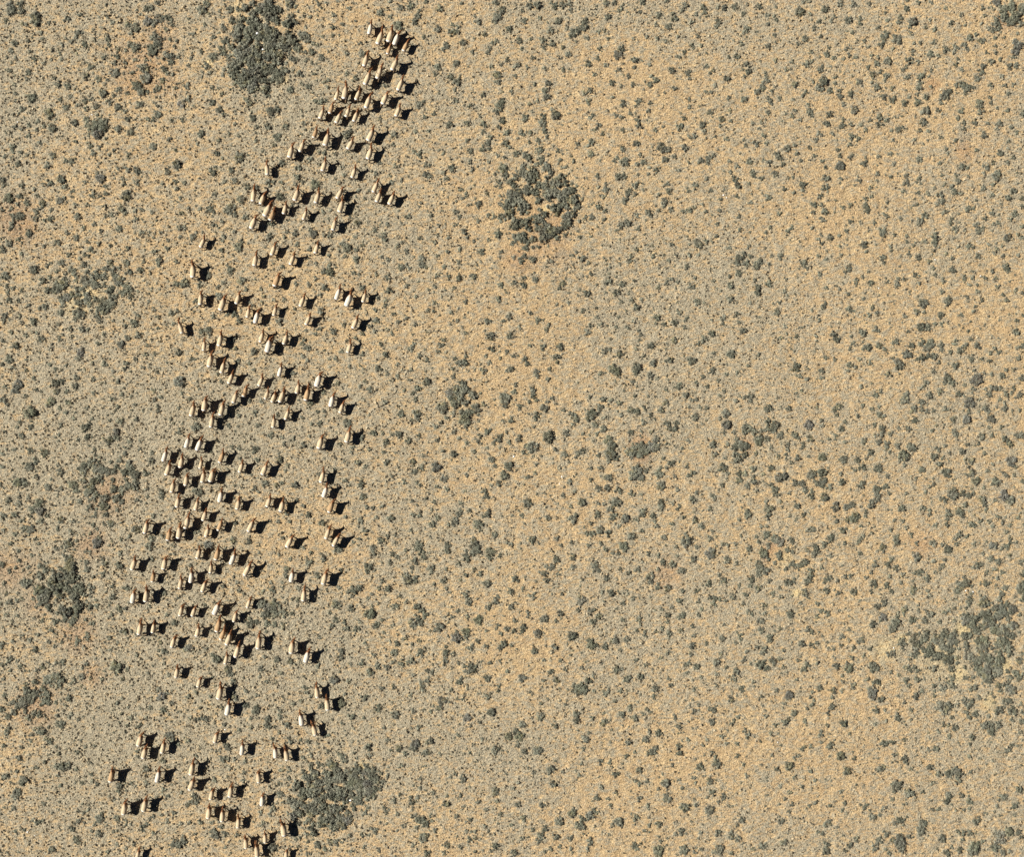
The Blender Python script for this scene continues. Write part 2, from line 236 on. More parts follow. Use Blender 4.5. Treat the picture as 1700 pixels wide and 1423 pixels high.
SHRUBS = """
0 0|9 5 4;9 9 4;17 3 3;18 9 3;30 13 4;30 18 4;5 16 2;19 19 2;22 19 2;40 19 2;55 16 3;66 12 2;82 14 1;89 13 2;94 18 2;106 20 3;112 23 4;109 27 2;121 7 3;125 6 3;131 2 3;127 18 3;133 15 4;139 14 3;142 17 2;126 21 2;138 23 2;128 28 3;156 15 2;167 8 4;170 20 2;160 28 2;64 27 3;63 31 2;34 27 2;35 32 2;23 33 2;12 36 3;9 42 3;13 48 2;25 43 2;29 48 3;37 52 2;43 41 2;52 37 2;59 34 2;70 37 3;78 33 2;89 31 2;90 37 2;108 37 3;113 39 4;105 42 2;132 34 4;130 38 4;126 43 4;146 34 2;167 43 2;142 46 3;141 51 3;136 57 3;144 61 2;135 67 3;97 47 3;86 48 2;95 52 2;104 52 2;112 49 2;51 49 2;75 55 3;95 60 4;89 65 2;71 63 3;82 66 3;122 60 3;121 65 5;110 60 2;113 71 4;117 76 4;122 76 2;98 74 3;94 79 2;106 77 2;85 77 4;76 82 2;70 83 3;64 86 2;58 80 2;56 71 3;48 70 3;50 83 2;45 64 2;23 60 3;22 65 2;7 58 2;12 70 2;12 78 2;13 83 2;26 81 4;18 90 3;41 94 4;46 99 1;31 100 2;44 106 4;55 89 3;71 90 2;80 88 3;91 85 3;98 89 3;72 99 3;77 105 4;83 101 4;87 106 4;82 112 5;98 107 3;106 98 3;104 92 2;108 110 4;62 102 3;31 107 2;37 104 2;12 105 2;18 107 2;24 103 2;22 128 2;10 122 3;11 127 2;17 127 2;4 129 2;15 136 3;39 137 3;44 129 3;54 133 2;60 134 3;32 118 2;63 117 2;75 121 2;77 127 3;90 128 2;83 122 2;94 124 2;107 128 2;127 121 4;131 95 4;127 99 2;116 87 3;146 72 2;151 86 4;156 82 3;145 79 1;155 71 3;143 100 2;151 99 2;167 111 3;164 120 2;146 124 2;141 116 2;147 137 4;106 141 3;98 140 2;113 141 3;139 60 2;148 47 2;159 48 2;156 54 2;121 50 2;129 75 2;130 88 2;141 92 1;168 60 1;24 112 2;123 99 2
340 0|2 3 3;1 10 2;13 9 2;21 8 3;28 7 2;33 7 3;23 17 3;16 23 3;30 22 3;26 24 3;39 19 4;45 9 4;40 12 4;48 6 4;52 12 5;57 9 4;62 9 3;53 2 4;58 16 3;70 3 4;71 14 3;75 18 3;69 20 4;76 5 2;37 25 4;42 23 3;34 28 3;27 32 4;24 28 3;18 34 4;14 40 3;22 39 4;36 32 4;33 37 4;44 31 4;50 24 5;49 30 4;43 38 4;52 36 4;56 38 4;64 33 4;66 38 4;60 28 3;73 34 4;77 40 4;57 45 4;52 47 4;62 46 4;42 44 4;37 43 4;30 47 3;20 47 3;16 44 3;24 51 3;28 54 3;32 50 3;39 50 4;50 57 4;46 54 3;42 59 5;37 62 5;45 62 4;36 68 4;41 68 4;40 73 4;46 67 3;33 59 3;28 60 2;72 49 3;75 50 3;66 59 4;60 61 4;62 66 4;58 65 3;56 59 3;79 61 3;84 50 2;81 29 4;84 30 3;85 34 3;98 30 2;90 36 2;89 43 3;97 48 3;94 38 2;94 3 2;87 14 2;110 1 2;107 12 2;114 20 2;120 6 2;107 23 2;106 29 2;145 11 3;160 21 4;162 6 3;154 1 2;154 14 2;7 47 4;7 31 2;2 55 3;5 60 2;16 58 2;14 63 2;14 77 2;6 73 2;6 85 3;12 91 3;16 95 2;38 86 3;35 83 3;54 92 4;60 91 3;40 98 3;25 102 2;43 105 2;52 105 3;67 105 3;71 75 3;86 72 3;99 68 2;102 67 2;102 72 2;118 61 2;125 65 3;117 45 2;130 44 3;129 36 2;92 84 2;97 84 3;101 83 2;82 102 2;60 114 4;58 121 2;12 117 2;29 113 2;42 116 2;50 115 1;10 127 3;15 132 2;29 131 4;4 141 2;9 138 2;22 141 3;27 126 2;27 68 2;94 126 2;98 127 2;78 139 3;87 132 2;64 136 3;120 109 3;117 112 3;157 112 3;156 120 2;150 71 2;170 5 3;158 137 2;145 135 2;145 98 2;51 80 2;22 121 1;93 67 1;91 61 2;115 55 1
680 0|8 9 2;7 13 3;4 18 3;13 1 2;24 7 3;43 3 2;23 24 3;35 20 2;40 22 2;38 26 3;34 27 3;11 30 2;44 35 3;31 38 3;27 40 2;56 18 3;73 13 4;70 17 3;71 2 3;77 8 3;62 28 2;82 24 3;72 34 2;68 35 2;66 40 2;75 42 1;52 43 2;65 44 2;38 52 3;23 55 3;21 61 2;34 63 3;39 68 4;37 74 2;38 83 3;12 85 2;8 87 3;72 62 4;73 68 3;76 53 2;68 55 2;81 49 2;90 53 2;88 55 2;97 56 2;91 33 3;100 32 2;94 40 2;84 35 1;110 33 3;111 39 2;118 36 3;117 25 3;123 17 3;131 22 2;137 26 4;134 29 3;146 17 3;144 22 4;141 24 3;106 4 4;99 5 3;108 14 2;114 18 1;95 17 3;118 2 2;120 5 3;127 4 3;132 3 3;134 8 2;93 9 2;155 4 1;163 3 3;170 2 2;164 14 3;157 26 2;161 25 2;164 31 2;147 31 2;157 40 2;127 39 2;131 45 3;124 46 1;138 34 1;148 53 3;156 48 2;163 54 2;102 48 2;111 57 2;127 57 2;132 57 1;104 69 2;115 69 3;112 75 3;113 80 3;87 63 2;61 78 2;54 77 1;77 76 1;84 76 2;77 84 3;74 88 4;72 92 3;48 102 3;45 87 1;50 88 2;12 97 2;20 94 2;33 103 3;61 103 3;61 109 2;77 100 3;74 105 2;96 97 3;106 83 2;99 85 2;111 96 3;110 102 4;112 108 3;121 95 4;118 90 2;81 110 3;80 119 3;82 122 2;65 118 3;60 123 3;66 124 2;67 113 2;93 110 3;100 110 2;100 118 2;106 116 2;109 124 3;113 113 2;88 127 3;50 125 3;47 116 2;28 127 2;3 125 2;8 128 3;16 108 2;5 109 2;73 128 2;78 130 2;96 129 3;99 132 3;94 138 3;109 132 3;113 138 4;106 136 2;77 139 4;35 139 3;65 134 2;50 134 2;13 137 2;17 137 2;123 125 2;125 132 2;129 139 2;130 125 1;139 119 2;144 116 1;151 118 3;148 121 2;150 127 3;134 129 1;157 104 3;153 107 2;160 111 2;152 95 2;150 98 2;149 75 3;145 77 2;148 84 3;164 91 2;139 91 1;133 94 1;154 62 2;168 68 3;169 80 2;170 133 2;52 141 2;136 134 2;158 133 1;148 92 1;127 103 1;123 77 1;128 84 1;24 124 1
1020 0|23 1 3;6 7 2;3 8 2;16 7 1;21 10 2;36 12 3;28 19 1;35 20 2;45 22 3;15 31 2;36 31 2;27 30 2;43 34 2;48 34 1;50 15 3;48 11 2;58 4 3;57 8 2;43 1 2;74 6 3;75 10 2;68 12 2;64 18 2;53 30 2;69 30 2;72 37 2;64 37 2;66 40 1;86 6 2;91 6 3;100 5 3;110 4 2;107 11 2;120 5 3;127 13 2;134 5 2;133 12 2;134 16 2;127 19 2;153 9 4;156 1 2;162 1 2;163 12 2;170 17 2;165 23 2;144 23 1;158 32 3;152 36 2;163 43 2;170 47 1;86 18 3;85 22 2;110 23 3;107 26 2;109 30 1;119 26 1;133 24 1;133 28 2;99 33 1;105 36 2;127 38 3;133 35 1;138 33 1;83 40 1;5 40 3;3 45 4;7 42 2;17 50 3;16 56 2;23 50 1;29 54 2;31 62 2;7 52 1;4 57 2;7 62 1;12 63 2;34 67 3;29 70 3;24 74 1;15 70 2;37 79 1;47 58 3;54 56 1;54 47 2;58 43 2;61 60 3;62 65 2;52 65 1;50 73 2;76 54 2;82 58 2;79 60 2;70 45 1;76 44 1;102 47 3;94 46 2;110 53 3;111 59 3;108 63 2;93 65 3;83 70 2;75 76 2;80 77 2;95 81 2;87 78 1;107 82 3;105 76 1;118 76 3;123 73 3;122 70 2;126 66 3;125 61 2;131 75 2;133 72 1;121 50 1;133 50 2;147 51 2;143 57 2;146 57 1;159 53 3;163 51 2;150 70 3;165 68 2;169 72 3;170 58 2;159 76 2;156 80 2;148 82 2;137 82 2;129 84 3;128 81 2;117 88 1;127 93 2;161 86 2;162 92 3;164 96 2;167 100 1;150 91 2;147 96 2;154 99 2;142 94 1;7 86 3;19 84 3;17 88 1;28 92 2;29 85 2;1 95 2;6 97 2;17 94 1;13 94 2;62 82 2;62 89 2;70 88 1;55 94 1;79 93 3;81 97 1;58 98 2;95 92 2;90 88 1;19 99 3;20 104 3;6 108 2;34 108 2;27 100 1;40 105 1;53 106 3;56 103 2;73 103 3;74 109 2;67 112 2;62 114 2;48 110 1;89 99 3;88 104 2;97 101 2;93 115 2;114 102 2;122 102 2;120 106 2;124 112 2;117 119 3;109 120 2;100 110 1;139 100 1;161 105 1;169 111 2;167 116 2;151 114 1;154 118 1;126 119 2;18 119 3;7 123 3;39 123 4;44 124 3;40 119 2;58 123 3;49 130 2;42 132 3;8 134 4;2 131 2;21 129 2;24 134 3;18 136 2;30 139 2;78 131 3;82 129 2;71 133 3;78 135 2;112 134 3;123 133 2;128 135 3;135 128 3;137 131 3;143 123 3;149 120 2;152 128 2;154 133 2;162 123 2;166 129 2;95 134 2;102 138 2;104 127 1;86 124 1;53 141 2;34 141 2;139 136 2
1360 0|17 3 3;28 3 3;4 7 3;41 3 2;32 5 1;12 14 2;9 17 2;1 17 2;5 15 1;24 16 3;22 18 2;33 15 2;33 20 2;54 10 2;56 17 2;72 7 3;73 1 2;82 2 2;92 1 2;67 15 3;65 19 2;77 18 4;75 22 2;75 27 2;63 25 1;53 31 4;51 37 3;55 28 3;64 33 4;62 30 2;61 40 2;49 23 2;31 33 1;37 34 2;22 40 2;27 27 2;23 26 1;1 30 2;92 16 2;88 22 2;96 25 2;94 24 1;109 19 2;105 7 2;117 12 2;120 21 2;135 7 2;137 13 2;135 19 2;144 19 2;145 24 3;141 23 2;147 2 4;152 8 5;158 6 4;163 15 4;152 16 2;168 6 4;159 3 3;125 31 3;130 28 2;134 34 3;137 32 2;146 32 2;120 37 3;123 41 2;113 40 3;111 43 2;105 41 3;79 36 2;84 35 2;95 35 2;77 42 2;76 48 2;73 50 3;72 55 2;69 57 2;92 45 3;98 45 2;87 45 1;82 51 2;93 58 2;56 50 4;47 53 3;49 48 2;43 46 2;50 59 2;44 61 3;55 63 3;40 56 2;54 67 1;47 72 3;43 69 2;30 47 2;20 49 2;24 46 2;12 48 2;6 45 3;8 39 2;36 50 1;2 56 3;9 55 1;3 67 4;1 74 3;13 64 2;13 69 2;9 75 3;17 80 3;17 75 2;33 68 3;25 78 3;21 61 1;17 59 1;20 69 1;34 77 1;28 63 1;60 73 2;55 73 1;53 80 3;60 82 3;55 86 1;85 63 3;83 65 2;84 69 2;82 72 3;74 63 2;71 65 2;72 75 1;93 71 2;104 79 4;101 81 3;107 76 3;81 78 2;88 80 3;81 85 3;75 81 2;70 85 3;101 86 2;98 91 2;88 91 4;85 94 2;86 101 4;79 97 1;96 97 1;102 94 1;118 70 3;122 73 4;128 73 2;121 77 2;113 71 2;106 70 1;113 53 2;114 49 2;118 58 2;143 51 3;150 49 2;136 55 3;134 60 3;131 65 3;158 55 3;163 54 3;152 63 2;164 37 5;163 42 4;161 47 2;146 38 2;147 43 2;139 43 2;142 70 2;154 71 2;161 70 2;157 77 2;142 80 2;142 85 2;133 86 4;117 92 3;111 88 1;133 93 3;156 92 2;148 89 2;169 94 3;29 91 4;20 87 2;8 95 3;6 102 3;5 103 2;20 99 2;19 104 3;50 98 3;49 103 3;56 99 2;42 100 2;58 95 1;26 103 2;38 108 2;34 104 2;63 97 1;65 107 3;60 109 2;62 115 2;69 106 2;83 108 2;79 115 2;90 109 2;100 113 2;86 119 1;90 116 1;120 102 2;129 101 3;119 107 2;136 112 3;149 103 3;147 106 2;140 102 2;115 98 2;113 116 2;118 117 1;105 123 2;107 127 2;130 125 2;27 113 3;32 115 2;25 120 2;15 116 1;11 111 2;1 111 2;16 124 2;17 129 2;25 130 2;28 128 1;49 130 2;59 127 2;65 127 1;62 136 2;83 132 3;100 131 1;99 135 2;150 127 3;160 130 2;156 135 2;159 106 2;164 110 2;17 137 4;37 136 3;2 134 2;5 138 2;118 138 3;123 140 2;138 139 3;144 135 2;157 117 2;165 120 1;156 123 1;48 137 1;167 123 1
0 284|2 7 3;2 12 2;18 12 2;41 10 3;36 11 2;29 15 2;51 7 4;54 13 3;48 17 1;60 16 2;71 9 2;83 6 4;80 2 2;88 13 2;88 19 2;75 15 1;77 20 3;86 23 1;102 6 2;103 10 2;114 9 3;118 5 1;115 1 3;105 21 4;107 17 2;101 32 3;104 35 2;93 36 2;88 37 2;87 29 2;72 28 2;62 28 2;64 38 3;60 21 1;49 25 4;53 23 2;30 21 2;35 26 3;35 29 2;22 26 3;16 21 3;15 27 2;7 23 4;6 20 2;9 31 2;1 31 2;9 36 2;12 38 3;17 37 4;10 44 3;8 48 2;24 51 3;24 53 2;30 33 3;43 33 2;42 40 3;37 40 2;29 39 2;15 57 2;7 60 3;2 65 3;9 73 1;18 69 2;36 62 2;48 59 3;63 55 3;55 51 2;69 47 2;78 44 2;60 46 1;84 50 2;88 53 1;99 48 3;112 33 2;118 32 2;126 34 2;113 40 2;118 40 1;127 45 1;117 51 2;120 51 2;112 52 1;134 51 2;149 47 3;154 47 2;149 54 2;160 55 3;163 51 1;151 35 2;156 31 2;166 32 2;163 29 1;149 22 2;148 26 1;135 11 2;146 9 2;147 15 2;153 10 2;139 1 3;162 16 1;106 64 2;100 65 1;96 60 1;92 61 2;82 60 2;76 65 3;73 59 2;69 69 2;73 70 2;65 73 2;69 77 3;51 76 3;57 69 2;91 69 1;97 69 1;38 79 2;28 82 4;47 83 2;4 87 4;8 82 1;41 88 2;35 91 3;60 82 4;62 86 3;73 84 3;76 81 1;78 87 3;92 76 3;89 81 3;93 82 3;95 86 3;105 76 3;107 84 3;119 75 2;117 82 3;132 74 3;131 79 2;146 75 2;139 91 1;132 76 2;44 100 2;47 96 4;50 94 4;48 99 3;56 91 2;60 96 1;70 91 4;63 91 2;76 92 3;79 95 4;68 98 3;39 99 3;18 99 2;11 97 2;6 100 2;97 90 4;87 95 2;92 98 4;98 95 1;105 95 3;108 98 3;108 104 3;101 102 2;95 105 3;94 108 2;86 108 4;80 107 3;92 112 3;87 116 4;82 115 3;80 120 3;82 124 3;76 116 2;64 117 4;66 121 3;62 123 2;66 110 4;72 106 4;65 103 3;55 104 4;52 107 3;58 104 2;50 117 3;37 112 3;32 114 2;23 111 2;9 114 1;7 107 3;15 108 2;4 119 3;3 123 2;16 121 2;27 125 3;21 128 1;48 127 2;58 130 2;53 131 1;68 131 3;73 132 2;30 135 2;21 136 2;9 134 2;34 139 3;2 141 2;50 139 2;60 137 2;87 135 2;94 133 1;110 125 2;112 127 3;102 123 1;115 120 2;112 118 1;128 115 2;131 121 2;131 130 2;127 131 1;114 137 3;106 139 3;142 118 3;147 116 2;153 93 4;147 94 3;145 92 1;122 93 1;126 97 1;116 106 1;123 109 2;124 102 1;166 95 2;161 117 1;168 133 3;162 107 2;144 126 2;139 57 2;139 64 2;132 66 1;128 67 2
340 284|7 1 3;25 8 3;16 9 2;8 19 2;6 25 1;5 30 2;8 34 2;6 38 1;4 32 3;30 23 4;22 31 4;18 33 3;24 36 3;33 38 3;15 42 2;7 45 2;19 48 1;25 51 2;16 54 2;14 58 2;30 58 2;28 63 4;14 66 2;15 71 1;35 60 1;35 13 3;42 14 3;53 10 3;57 9 2;64 9 2;76 5 3;81 9 2;92 11 4;75 11 2;70 15 1;63 21 4;55 43 3;54 54 3;68 50 2;67 55 2;75 52 3;90 52 4;88 49 2;99 54 2;104 54 2;77 61 2;87 65 2;72 28 2;98 34 2;105 32 2;111 9 2;115 3 2;120 38 1;127 43 3;126 55 2;125 66 2;118 64 4;114 61 3;116 71 2;126 73 3;131 62 2;141 2 2;145 45 1;151 45 2;141 48 2;149 56 3;149 52 2;160 37 1;168 38 2;161 54 1;160 62 2;147 71 2;152 73 2;149 76 1;163 80 3;170 80 2;167 66 2;166 90 1;153 99 3;143 86 2;152 88 3;124 85 2;127 15 2;132 22 2;155 9 2;163 7 2;169 4 1;103 80 2;99 83 3;104 84 4;104 78 2;92 77 2;102 70 2;109 80 1;92 89 2;76 94 2;87 94 2;90 98 1;100 97 3;96 103 2;74 115 2;96 116 3;66 107 2;57 107 2;49 104 2;46 98 2;57 81 1;64 80 2;21 81 3;22 84 2;30 91 4;16 93 2;11 96 2;34 99 2;12 103 3;2 87 3;25 119 3;28 125 3;39 111 2;7 120 2;19 119 2;62 125 3;3 133 4;24 139 3;107 133 3;92 136 2;83 140 2;96 131 2;115 127 2;123 115 1;134 119 1;137 129 2;142 124 3;142 115 2;150 111 2;151 108 2;144 105 2;131 97 3;157 119 2;161 125 2;149 120 1;151 132 2;155 135 2;167 121 2;168 96 2;131 135 2;141 133 2;126 139 2;118 140 1;128 131 1;59 93 1;30 116 1
680 284 3.541|9 2 3;12 3 2;22 4 2;20 1 2;18 5 1;30 11 2;22 15 1;33 14 2;31 16 2;7 19 2;6 21 1;10 24 1;12 26 2;19 23 1;0 26 2;27 24 3;29 27 2;40 19 3;45 13 2;56 2 3;52 6 2;60 8 2;47 1 1;38 8 1;50 9 1;58 15 2;52 19 2;54 20 2;64 12 3;62 4 2;65 1 3;68 2 3;63 17 3;66 19 4;68 20 3;65 22 3;69 12 3;72 5 3;76 8 3;75 10 2;81 4 3;85 5 3;89 3 3;88 7 3;91 7 3;85 13 4;82 16 3;81 11 3;79 14 2;76 16 3;75 18 2;93 12 4;92 16 3;96 17 4;91 14 3;99 20 3;97 23 2;87 23 3;86 25 2;92 27 4;95 25 3;96 22 2;90 30 3;91 33 3;77 22 2;78 29 3;72 27 2;70 29 2;74 30 3;75 33 3;78 36 4;81 34 3;84 35 4;87 35 3;86 39 3;81 38 3;79 33 3;61 31 2;63 32 3;61 33 2;60 24 3;61 27 2;54 27 3;56 28 2;53 30 2;50 26 2;51 37 3;63 39 4;66 40 4;61 42 2;60 43 2;69 42 3;72 40 3;68 45 3;72 44 2;40 29 2;46 27 1;38 41 2;40 40 1;46 41 2;46 36 1;42 47 3;54 47 2;53 51 1;61 51 2;67 50 3;65 53 3;72 52 3;83 53 2;81 52 1;98 47 2;96 49 2;101 51 3;105 54 2;114 51 1;110 3 2;104 4 1;111 9 2;115 11 3;114 15 2;107 19 1;111 21 3;115 23 2;107 27 3;114 28 2;100 29 2;110 33 1;99 35 1;100 39 2;113 43 1;94 50 1;96 55 1;92 58 1;101 57 1;116 55 1;117 60 1;116 58 1;106 60 2;104 62 1;117 64 3;115 66 2;104 72 3;100 70 1;90 66 3;88 69 2;92 63 1;74 64 3;67 63 2;67 67 3;61 66 2;61 62 1;53 62 1;53 67 3;57 72 1;52 75 2;52 77 2;57 78 1;63 81 1;71 83 2;45 66 1;48 57 1;42 73 1;32 71 1;37 62 3;29 63 3;28 53 2;29 57 1;22 47 2;29 46 2;30 46 1;17 32 2;21 31 1;16 37 2;15 42 2;13 41 1;6 39 2;23 39 2;26 32 1;32 36 3;33 39 2;40 55 1;20 56 2;7 51 3;7 55 3;9 56 2;5 55 2;22 60 1;23 62 2;16 62 2;15 68 2;14 71 1;5 65 1;26 69 2;21 70 1;4 74 2;15 78 2;11 82 2;14 82 2;23 76 1;22 79 1;24 83 2;33 77 2;34 83 1;32 86 1;28 88 2;24 90 1;3 90 2;10 94 1;33 95 2;46 88 3;55 88 2;58 86 3;54 91 1;44 94 1;47 97 4;20 99 2;59 97 3;64 92 2;75 88 3;82 90 2;80 93 2;80 73 1;81 77 1;86 79 1;90 79 1;94 77 2;102 82 2;110 80 1;110 86 2;104 95 3;106 91 2;112 90 2;116 91 1;2 96 1;1 81 1;3 99 1;28 94 1;72 100 1;40 77 1
1020 284 3.541|2 3 3;5 3 3;14 2 1;20 2 2;24 1 1;12 8 3;9 11 2;8 13 3;12 13 2;6 17 3;5 19 2;17 7 1;17 10 1;17 12 1;28 6 1;31 7 2;26 13 2;32 12 3;29 18 3;29 20 2;33 22 2;37 16 1;26 23 2;20 24 3;21 26 2;13 26 2;8 30 3;7 29 2;3 32 3;2 35 1;14 34 2;3 40 1;11 40 1;13 46 2;10 50 2;9 53 2;12 53 1;23 50 2;29 49 1;34 43 2;29 29 1;40 24 2;44 23 3;47 22 2;44 12 2;43 10 1;47 9 3;54 5 2;56 11 2;56 17 1;52 19 2;53 24 2;61 23 2;57 26 1;67 24 1;64 11 1;62 17 2;72 15 2;71 5 3;72 9 3;68 1 2;70 4 2;79 7 2;81 1 3;82 3 2;86 4 2;84 10 1;87 13 1;80 13 1;80 18 2;90 16 3;87 21 1;94 2 3;105 3 2;102 4 1;99 10 2;105 13 2;110 8 3;110 11 2;113 7 1;110 14 1;120 15 2;97 22 1;97 25 2;117 20 3;117 24 2;116 19 1;114 31 1;116 33 2;104 33 2;102 36 2;103 40 1;92 33 2;88 36 2;82 33 1;80 36 1;73 34 2;73 27 2;71 30 1;67 32 1;60 31 2;48 33 1;43 35 1;43 38 1;60 38 2;49 42 4;50 44 3;47 41 2;54 41 2;44 49 2;49 49 2;42 56 2;55 49 1;67 45 2;71 45 1;79 44 2;73 51 4;72 54 3;76 49 3;77 54 3;80 50 2;83 56 3;86 53 3;84 54 3;89 45 1;92 50 2;91 54 2;97 50 3;109 41 1;111 54 3;113 57 2;112 60 1;108 57 1;119 50 2;120 40 2;120 60 2;73 60 3;68 62 2;68 67 3;58 65 2;60 69 1;76 64 1;82 64 2;84 68 3;84 71 3;90 66 3;100 71 2;106 72 1;107 76 1;97 77 2;93 78 1;95 83 3;96 88 1;101 85 1;100 91 2;110 92 1;113 91 1;116 86 1;107 97 2;98 98 2;120 88 2;119 97 2;68 75 3;72 77 1;80 78 2;85 80 2;72 84 2;85 86 1;64 86 3;64 90 2;73 89 2;75 94 3;57 87 2;57 95 3;53 99 3;49 77 3;50 80 1;56 79 1;37 77 1;38 83 2;42 87 2;41 92 2;35 89 3;25 86 3;29 90 2;35 99 3;13 87 1;11 88 2;8 92 2;15 94 2;15 96 2;1 91 2;13 80 3;7 82 1;16 75 2;10 76 2;8 72 1;4 66 3;1 71 3;11 64 2;34 63 2;37 65 2;31 66 2;26 68 2;47 63 2;45 68 3;32 52 2;30 57 1;35 56 1;18 29 1;4 55 1;64 97 1;70 92 1;23 81 1
1360 284 3.541|4 4 3;3 10 3;5 9 2;1 14 2;5 12 1;13 4 2;12 7 1;24 5 2;21 8 1;34 2 2;34 5 1;39 2 1;42 3 2;46 1 1;51 2 2;51 7 3;49 12 2;30 10 2;34 9 1;27 16 2;31 15 2;5 17 1;10 17 1;21 18 1;14 21 2;18 20 2;27 20 3;28 23 3;39 18 2;40 22 1;40 27 2;9 24 1;1 20 2;3 24 3;1 27 2;2 29 2;10 31 1;20 27 1;18 30 2;16 32 1;16 35 2;24 30 2;32 30 2;29 35 1;37 35 3;37 37 3;40 32 1;12 38 2;16 40 1;6 39 3;1 38 1;1 42 2;12 44 2;26 43 3;33 44 1;12 49 2;27 48 2;4 52 2;7 50 1;17 57 3;15 59 2;37 51 3;37 54 2;44 37 2;42 45 2;51 42 2;51 38 2;48 28 2;54 29 1;52 23 1;59 29 3;58 31 2;62 26 3;54 21 1;58 20 2;58 12 2;59 4 2;57 6 1;64 13 2;68 10 2;73 8 2;71 14 3;72 17 3;69 20 2;73 24 2;79 12 3;78 9 2;81 6 3;80 2 2;83 13 2;72 2 2;78 28 2;77 30 2;83 30 1;80 34 3;82 25 1;87 22 3;91 22 2;87 16 1;85 35 2;92 32 3;93 35 3;96 34 2;96 10 3;97 1 2;103 3 4;105 1 3;102 8 2;101 14 2;111 16 3;114 12 3;113 10 2;116 1 1;117 7 1;119 16 2;119 21 2;115 25 3;112 28 2;106 19 1;101 24 3;97 28 2;102 31 2;105 30 2;106 25 1;102 35 1;119 33 2;117 37 2;119 39 2;110 39 4;99 43 2;107 44 2;104 46 2;103 48 2;108 50 2;116 49 2;116 45 1;109 56 3;110 58 3;115 61 1;93 50 3;94 55 1;90 45 2;89 43 2;87 44 2;82 44 2;79 39 1;68 38 3;68 40 3;68 43 3;67 46 2;62 41 2;56 42 1;52 48 2;53 51 1;48 50 1;58 51 3;64 53 2;67 57 2;68 61 2;75 49 2;78 51 2;78 58 3;74 65 2;85 62 2;85 64 2;90 63 2;88 67 2;97 63 2;103 63 2;101 59 2;98 59 1;104 68 2;115 70 2;119 72 2;112 65 1;107 73 2;110 76 2;95 76 2;93 71 2;86 74 2;91 79 2;90 83 2;89 88 1;83 84 2;72 71 2;76 75 3;75 78 3;71 85 3;68 90 2;72 90 2;75 90 1;61 78 4;57 83 3;61 83 2;59 92 4;63 92 3;59 66 2;49 64 2;46 63 2;46 67 3;45 65 1;40 65 2;39 63 1;30 66 3;35 64 1;25 62 2;21 64 2;21 66 2;18 66 1;14 66 1;4 69 2;11 70 2;17 73 2;26 75 2;27 72 1;32 72 1;35 73 1;40 73 1;43 73 1;58 74 1;53 71 1;56 61 2;47 56 1;3 79 3;2 80 2;4 77 1;17 81 3;16 85 1;18 88 1;31 81 2;33 84 2;29 85 2;26 85 1;38 81 1;41 89 1;33 93 3;26 95 3;24 94 2;18 97 2;12 89 1;8 96 3;10 99 3;38 99 1;50 85 2;49 89 1;44 78 1;52 94 2;46 99 1;80 99 2;88 94 2;89 99 2;95 93 1;97 90 1;106 88 1;116 88 2;115 95 3;120 85 2;101 97 1;105 98 1;99 85 1;115 84 1;111 84 1;65 100 2;10 68 1;13 77 1;20 86 1
0 568 3.541|9 2 3;5 10 4;1 13 2;7 15 2;15 16 2;1 20 1;10 20 1;3 26 2;11 25 4;9 28 4;2 34 3;4 37 2;20 21 2;21 28 2;24 29 1;15 32 2;29 4 2;29 14 2;32 16 2;39 14 2;47 6 4;46 9 3;54 13 2;61 13 3;47 16 1;45 21 3;44 26 3;55 22 2;55 30 2;33 24 4;36 23 3;33 29 3;39 29 2;30 35 4;27 37 2;39 35 2;41 35 2;35 39 2;71 1 4;68 4 1;58 1 2;86 2 2;85 7 2;91 7 2;80 10 2;74 13 3;73 16 2;84 15 2;88 15 1;94 15 1;66 18 2;67 20 1;69 23 2;60 24 1;98 12 1;105 6 3;113 10 2;116 7 1;105 23 5;107 21 2;116 23 1;107 30 2;116 26 1;112 34 2;90 28 2;94 28 1;94 32 2;91 34 2;72 31 2;65 33 2;51 39 2;69 38 2;79 37 2;84 40 1;92 38 2;93 40 2;105 39 2;18 41 5;8 41 1;11 47 2;10 50 2;18 50 3;26 47 1;39 42 2;43 45 2;44 41 1;54 45 2;50 50 4;53 48 2;36 49 2;51 56 3;46 57 2;54 56 1;13 55 3;3 53 2;7 58 1;13 62 1;9 63 2;4 63 2;1 66 2;18 64 3;26 65 4;21 70 3;17 73 4;1 74 2;7 75 1;35 55 2;32 56 1;35 58 1;40 58 1;66 42 1;64 46 2;71 47 3;80 45 2;81 46 1;100 46 2;105 53 3;68 53 4;64 58 4;69 56 3;76 59 2;83 59 1;69 61 1;73 65 2;85 65 1;89 65 2;58 68 2;70 69 3;65 71 2;76 72 3;69 73 3;63 76 4;67 76 3;73 77 3;79 78 4;86 77 3;89 70 3;50 73 4;46 74 2;49 77 1;49 81 3;55 82 4;53 84 3;43 84 4;45 87 3;47 68 1;43 69 1;34 72 2;35 76 3;31 74 1;30 80 2;28 85 3;36 86 2;21 79 2;10 83 4;14 83 4;0 84 2;8 79 1;5 93 3;11 91 2;11 95 3;17 91 2;23 95 4;19 98 3;23 99 4;34 91 1;47 94 3;53 93 2;53 97 3;57 90 3;61 92 4;60 95 3;66 81 2;67 87 3;71 88 3;75 84 3;80 82 3;80 93 2;95 88 3;95 91 3;86 86 2;86 82 1;74 81 2;69 99 2;117 88 4;114 87 2;115 50 4
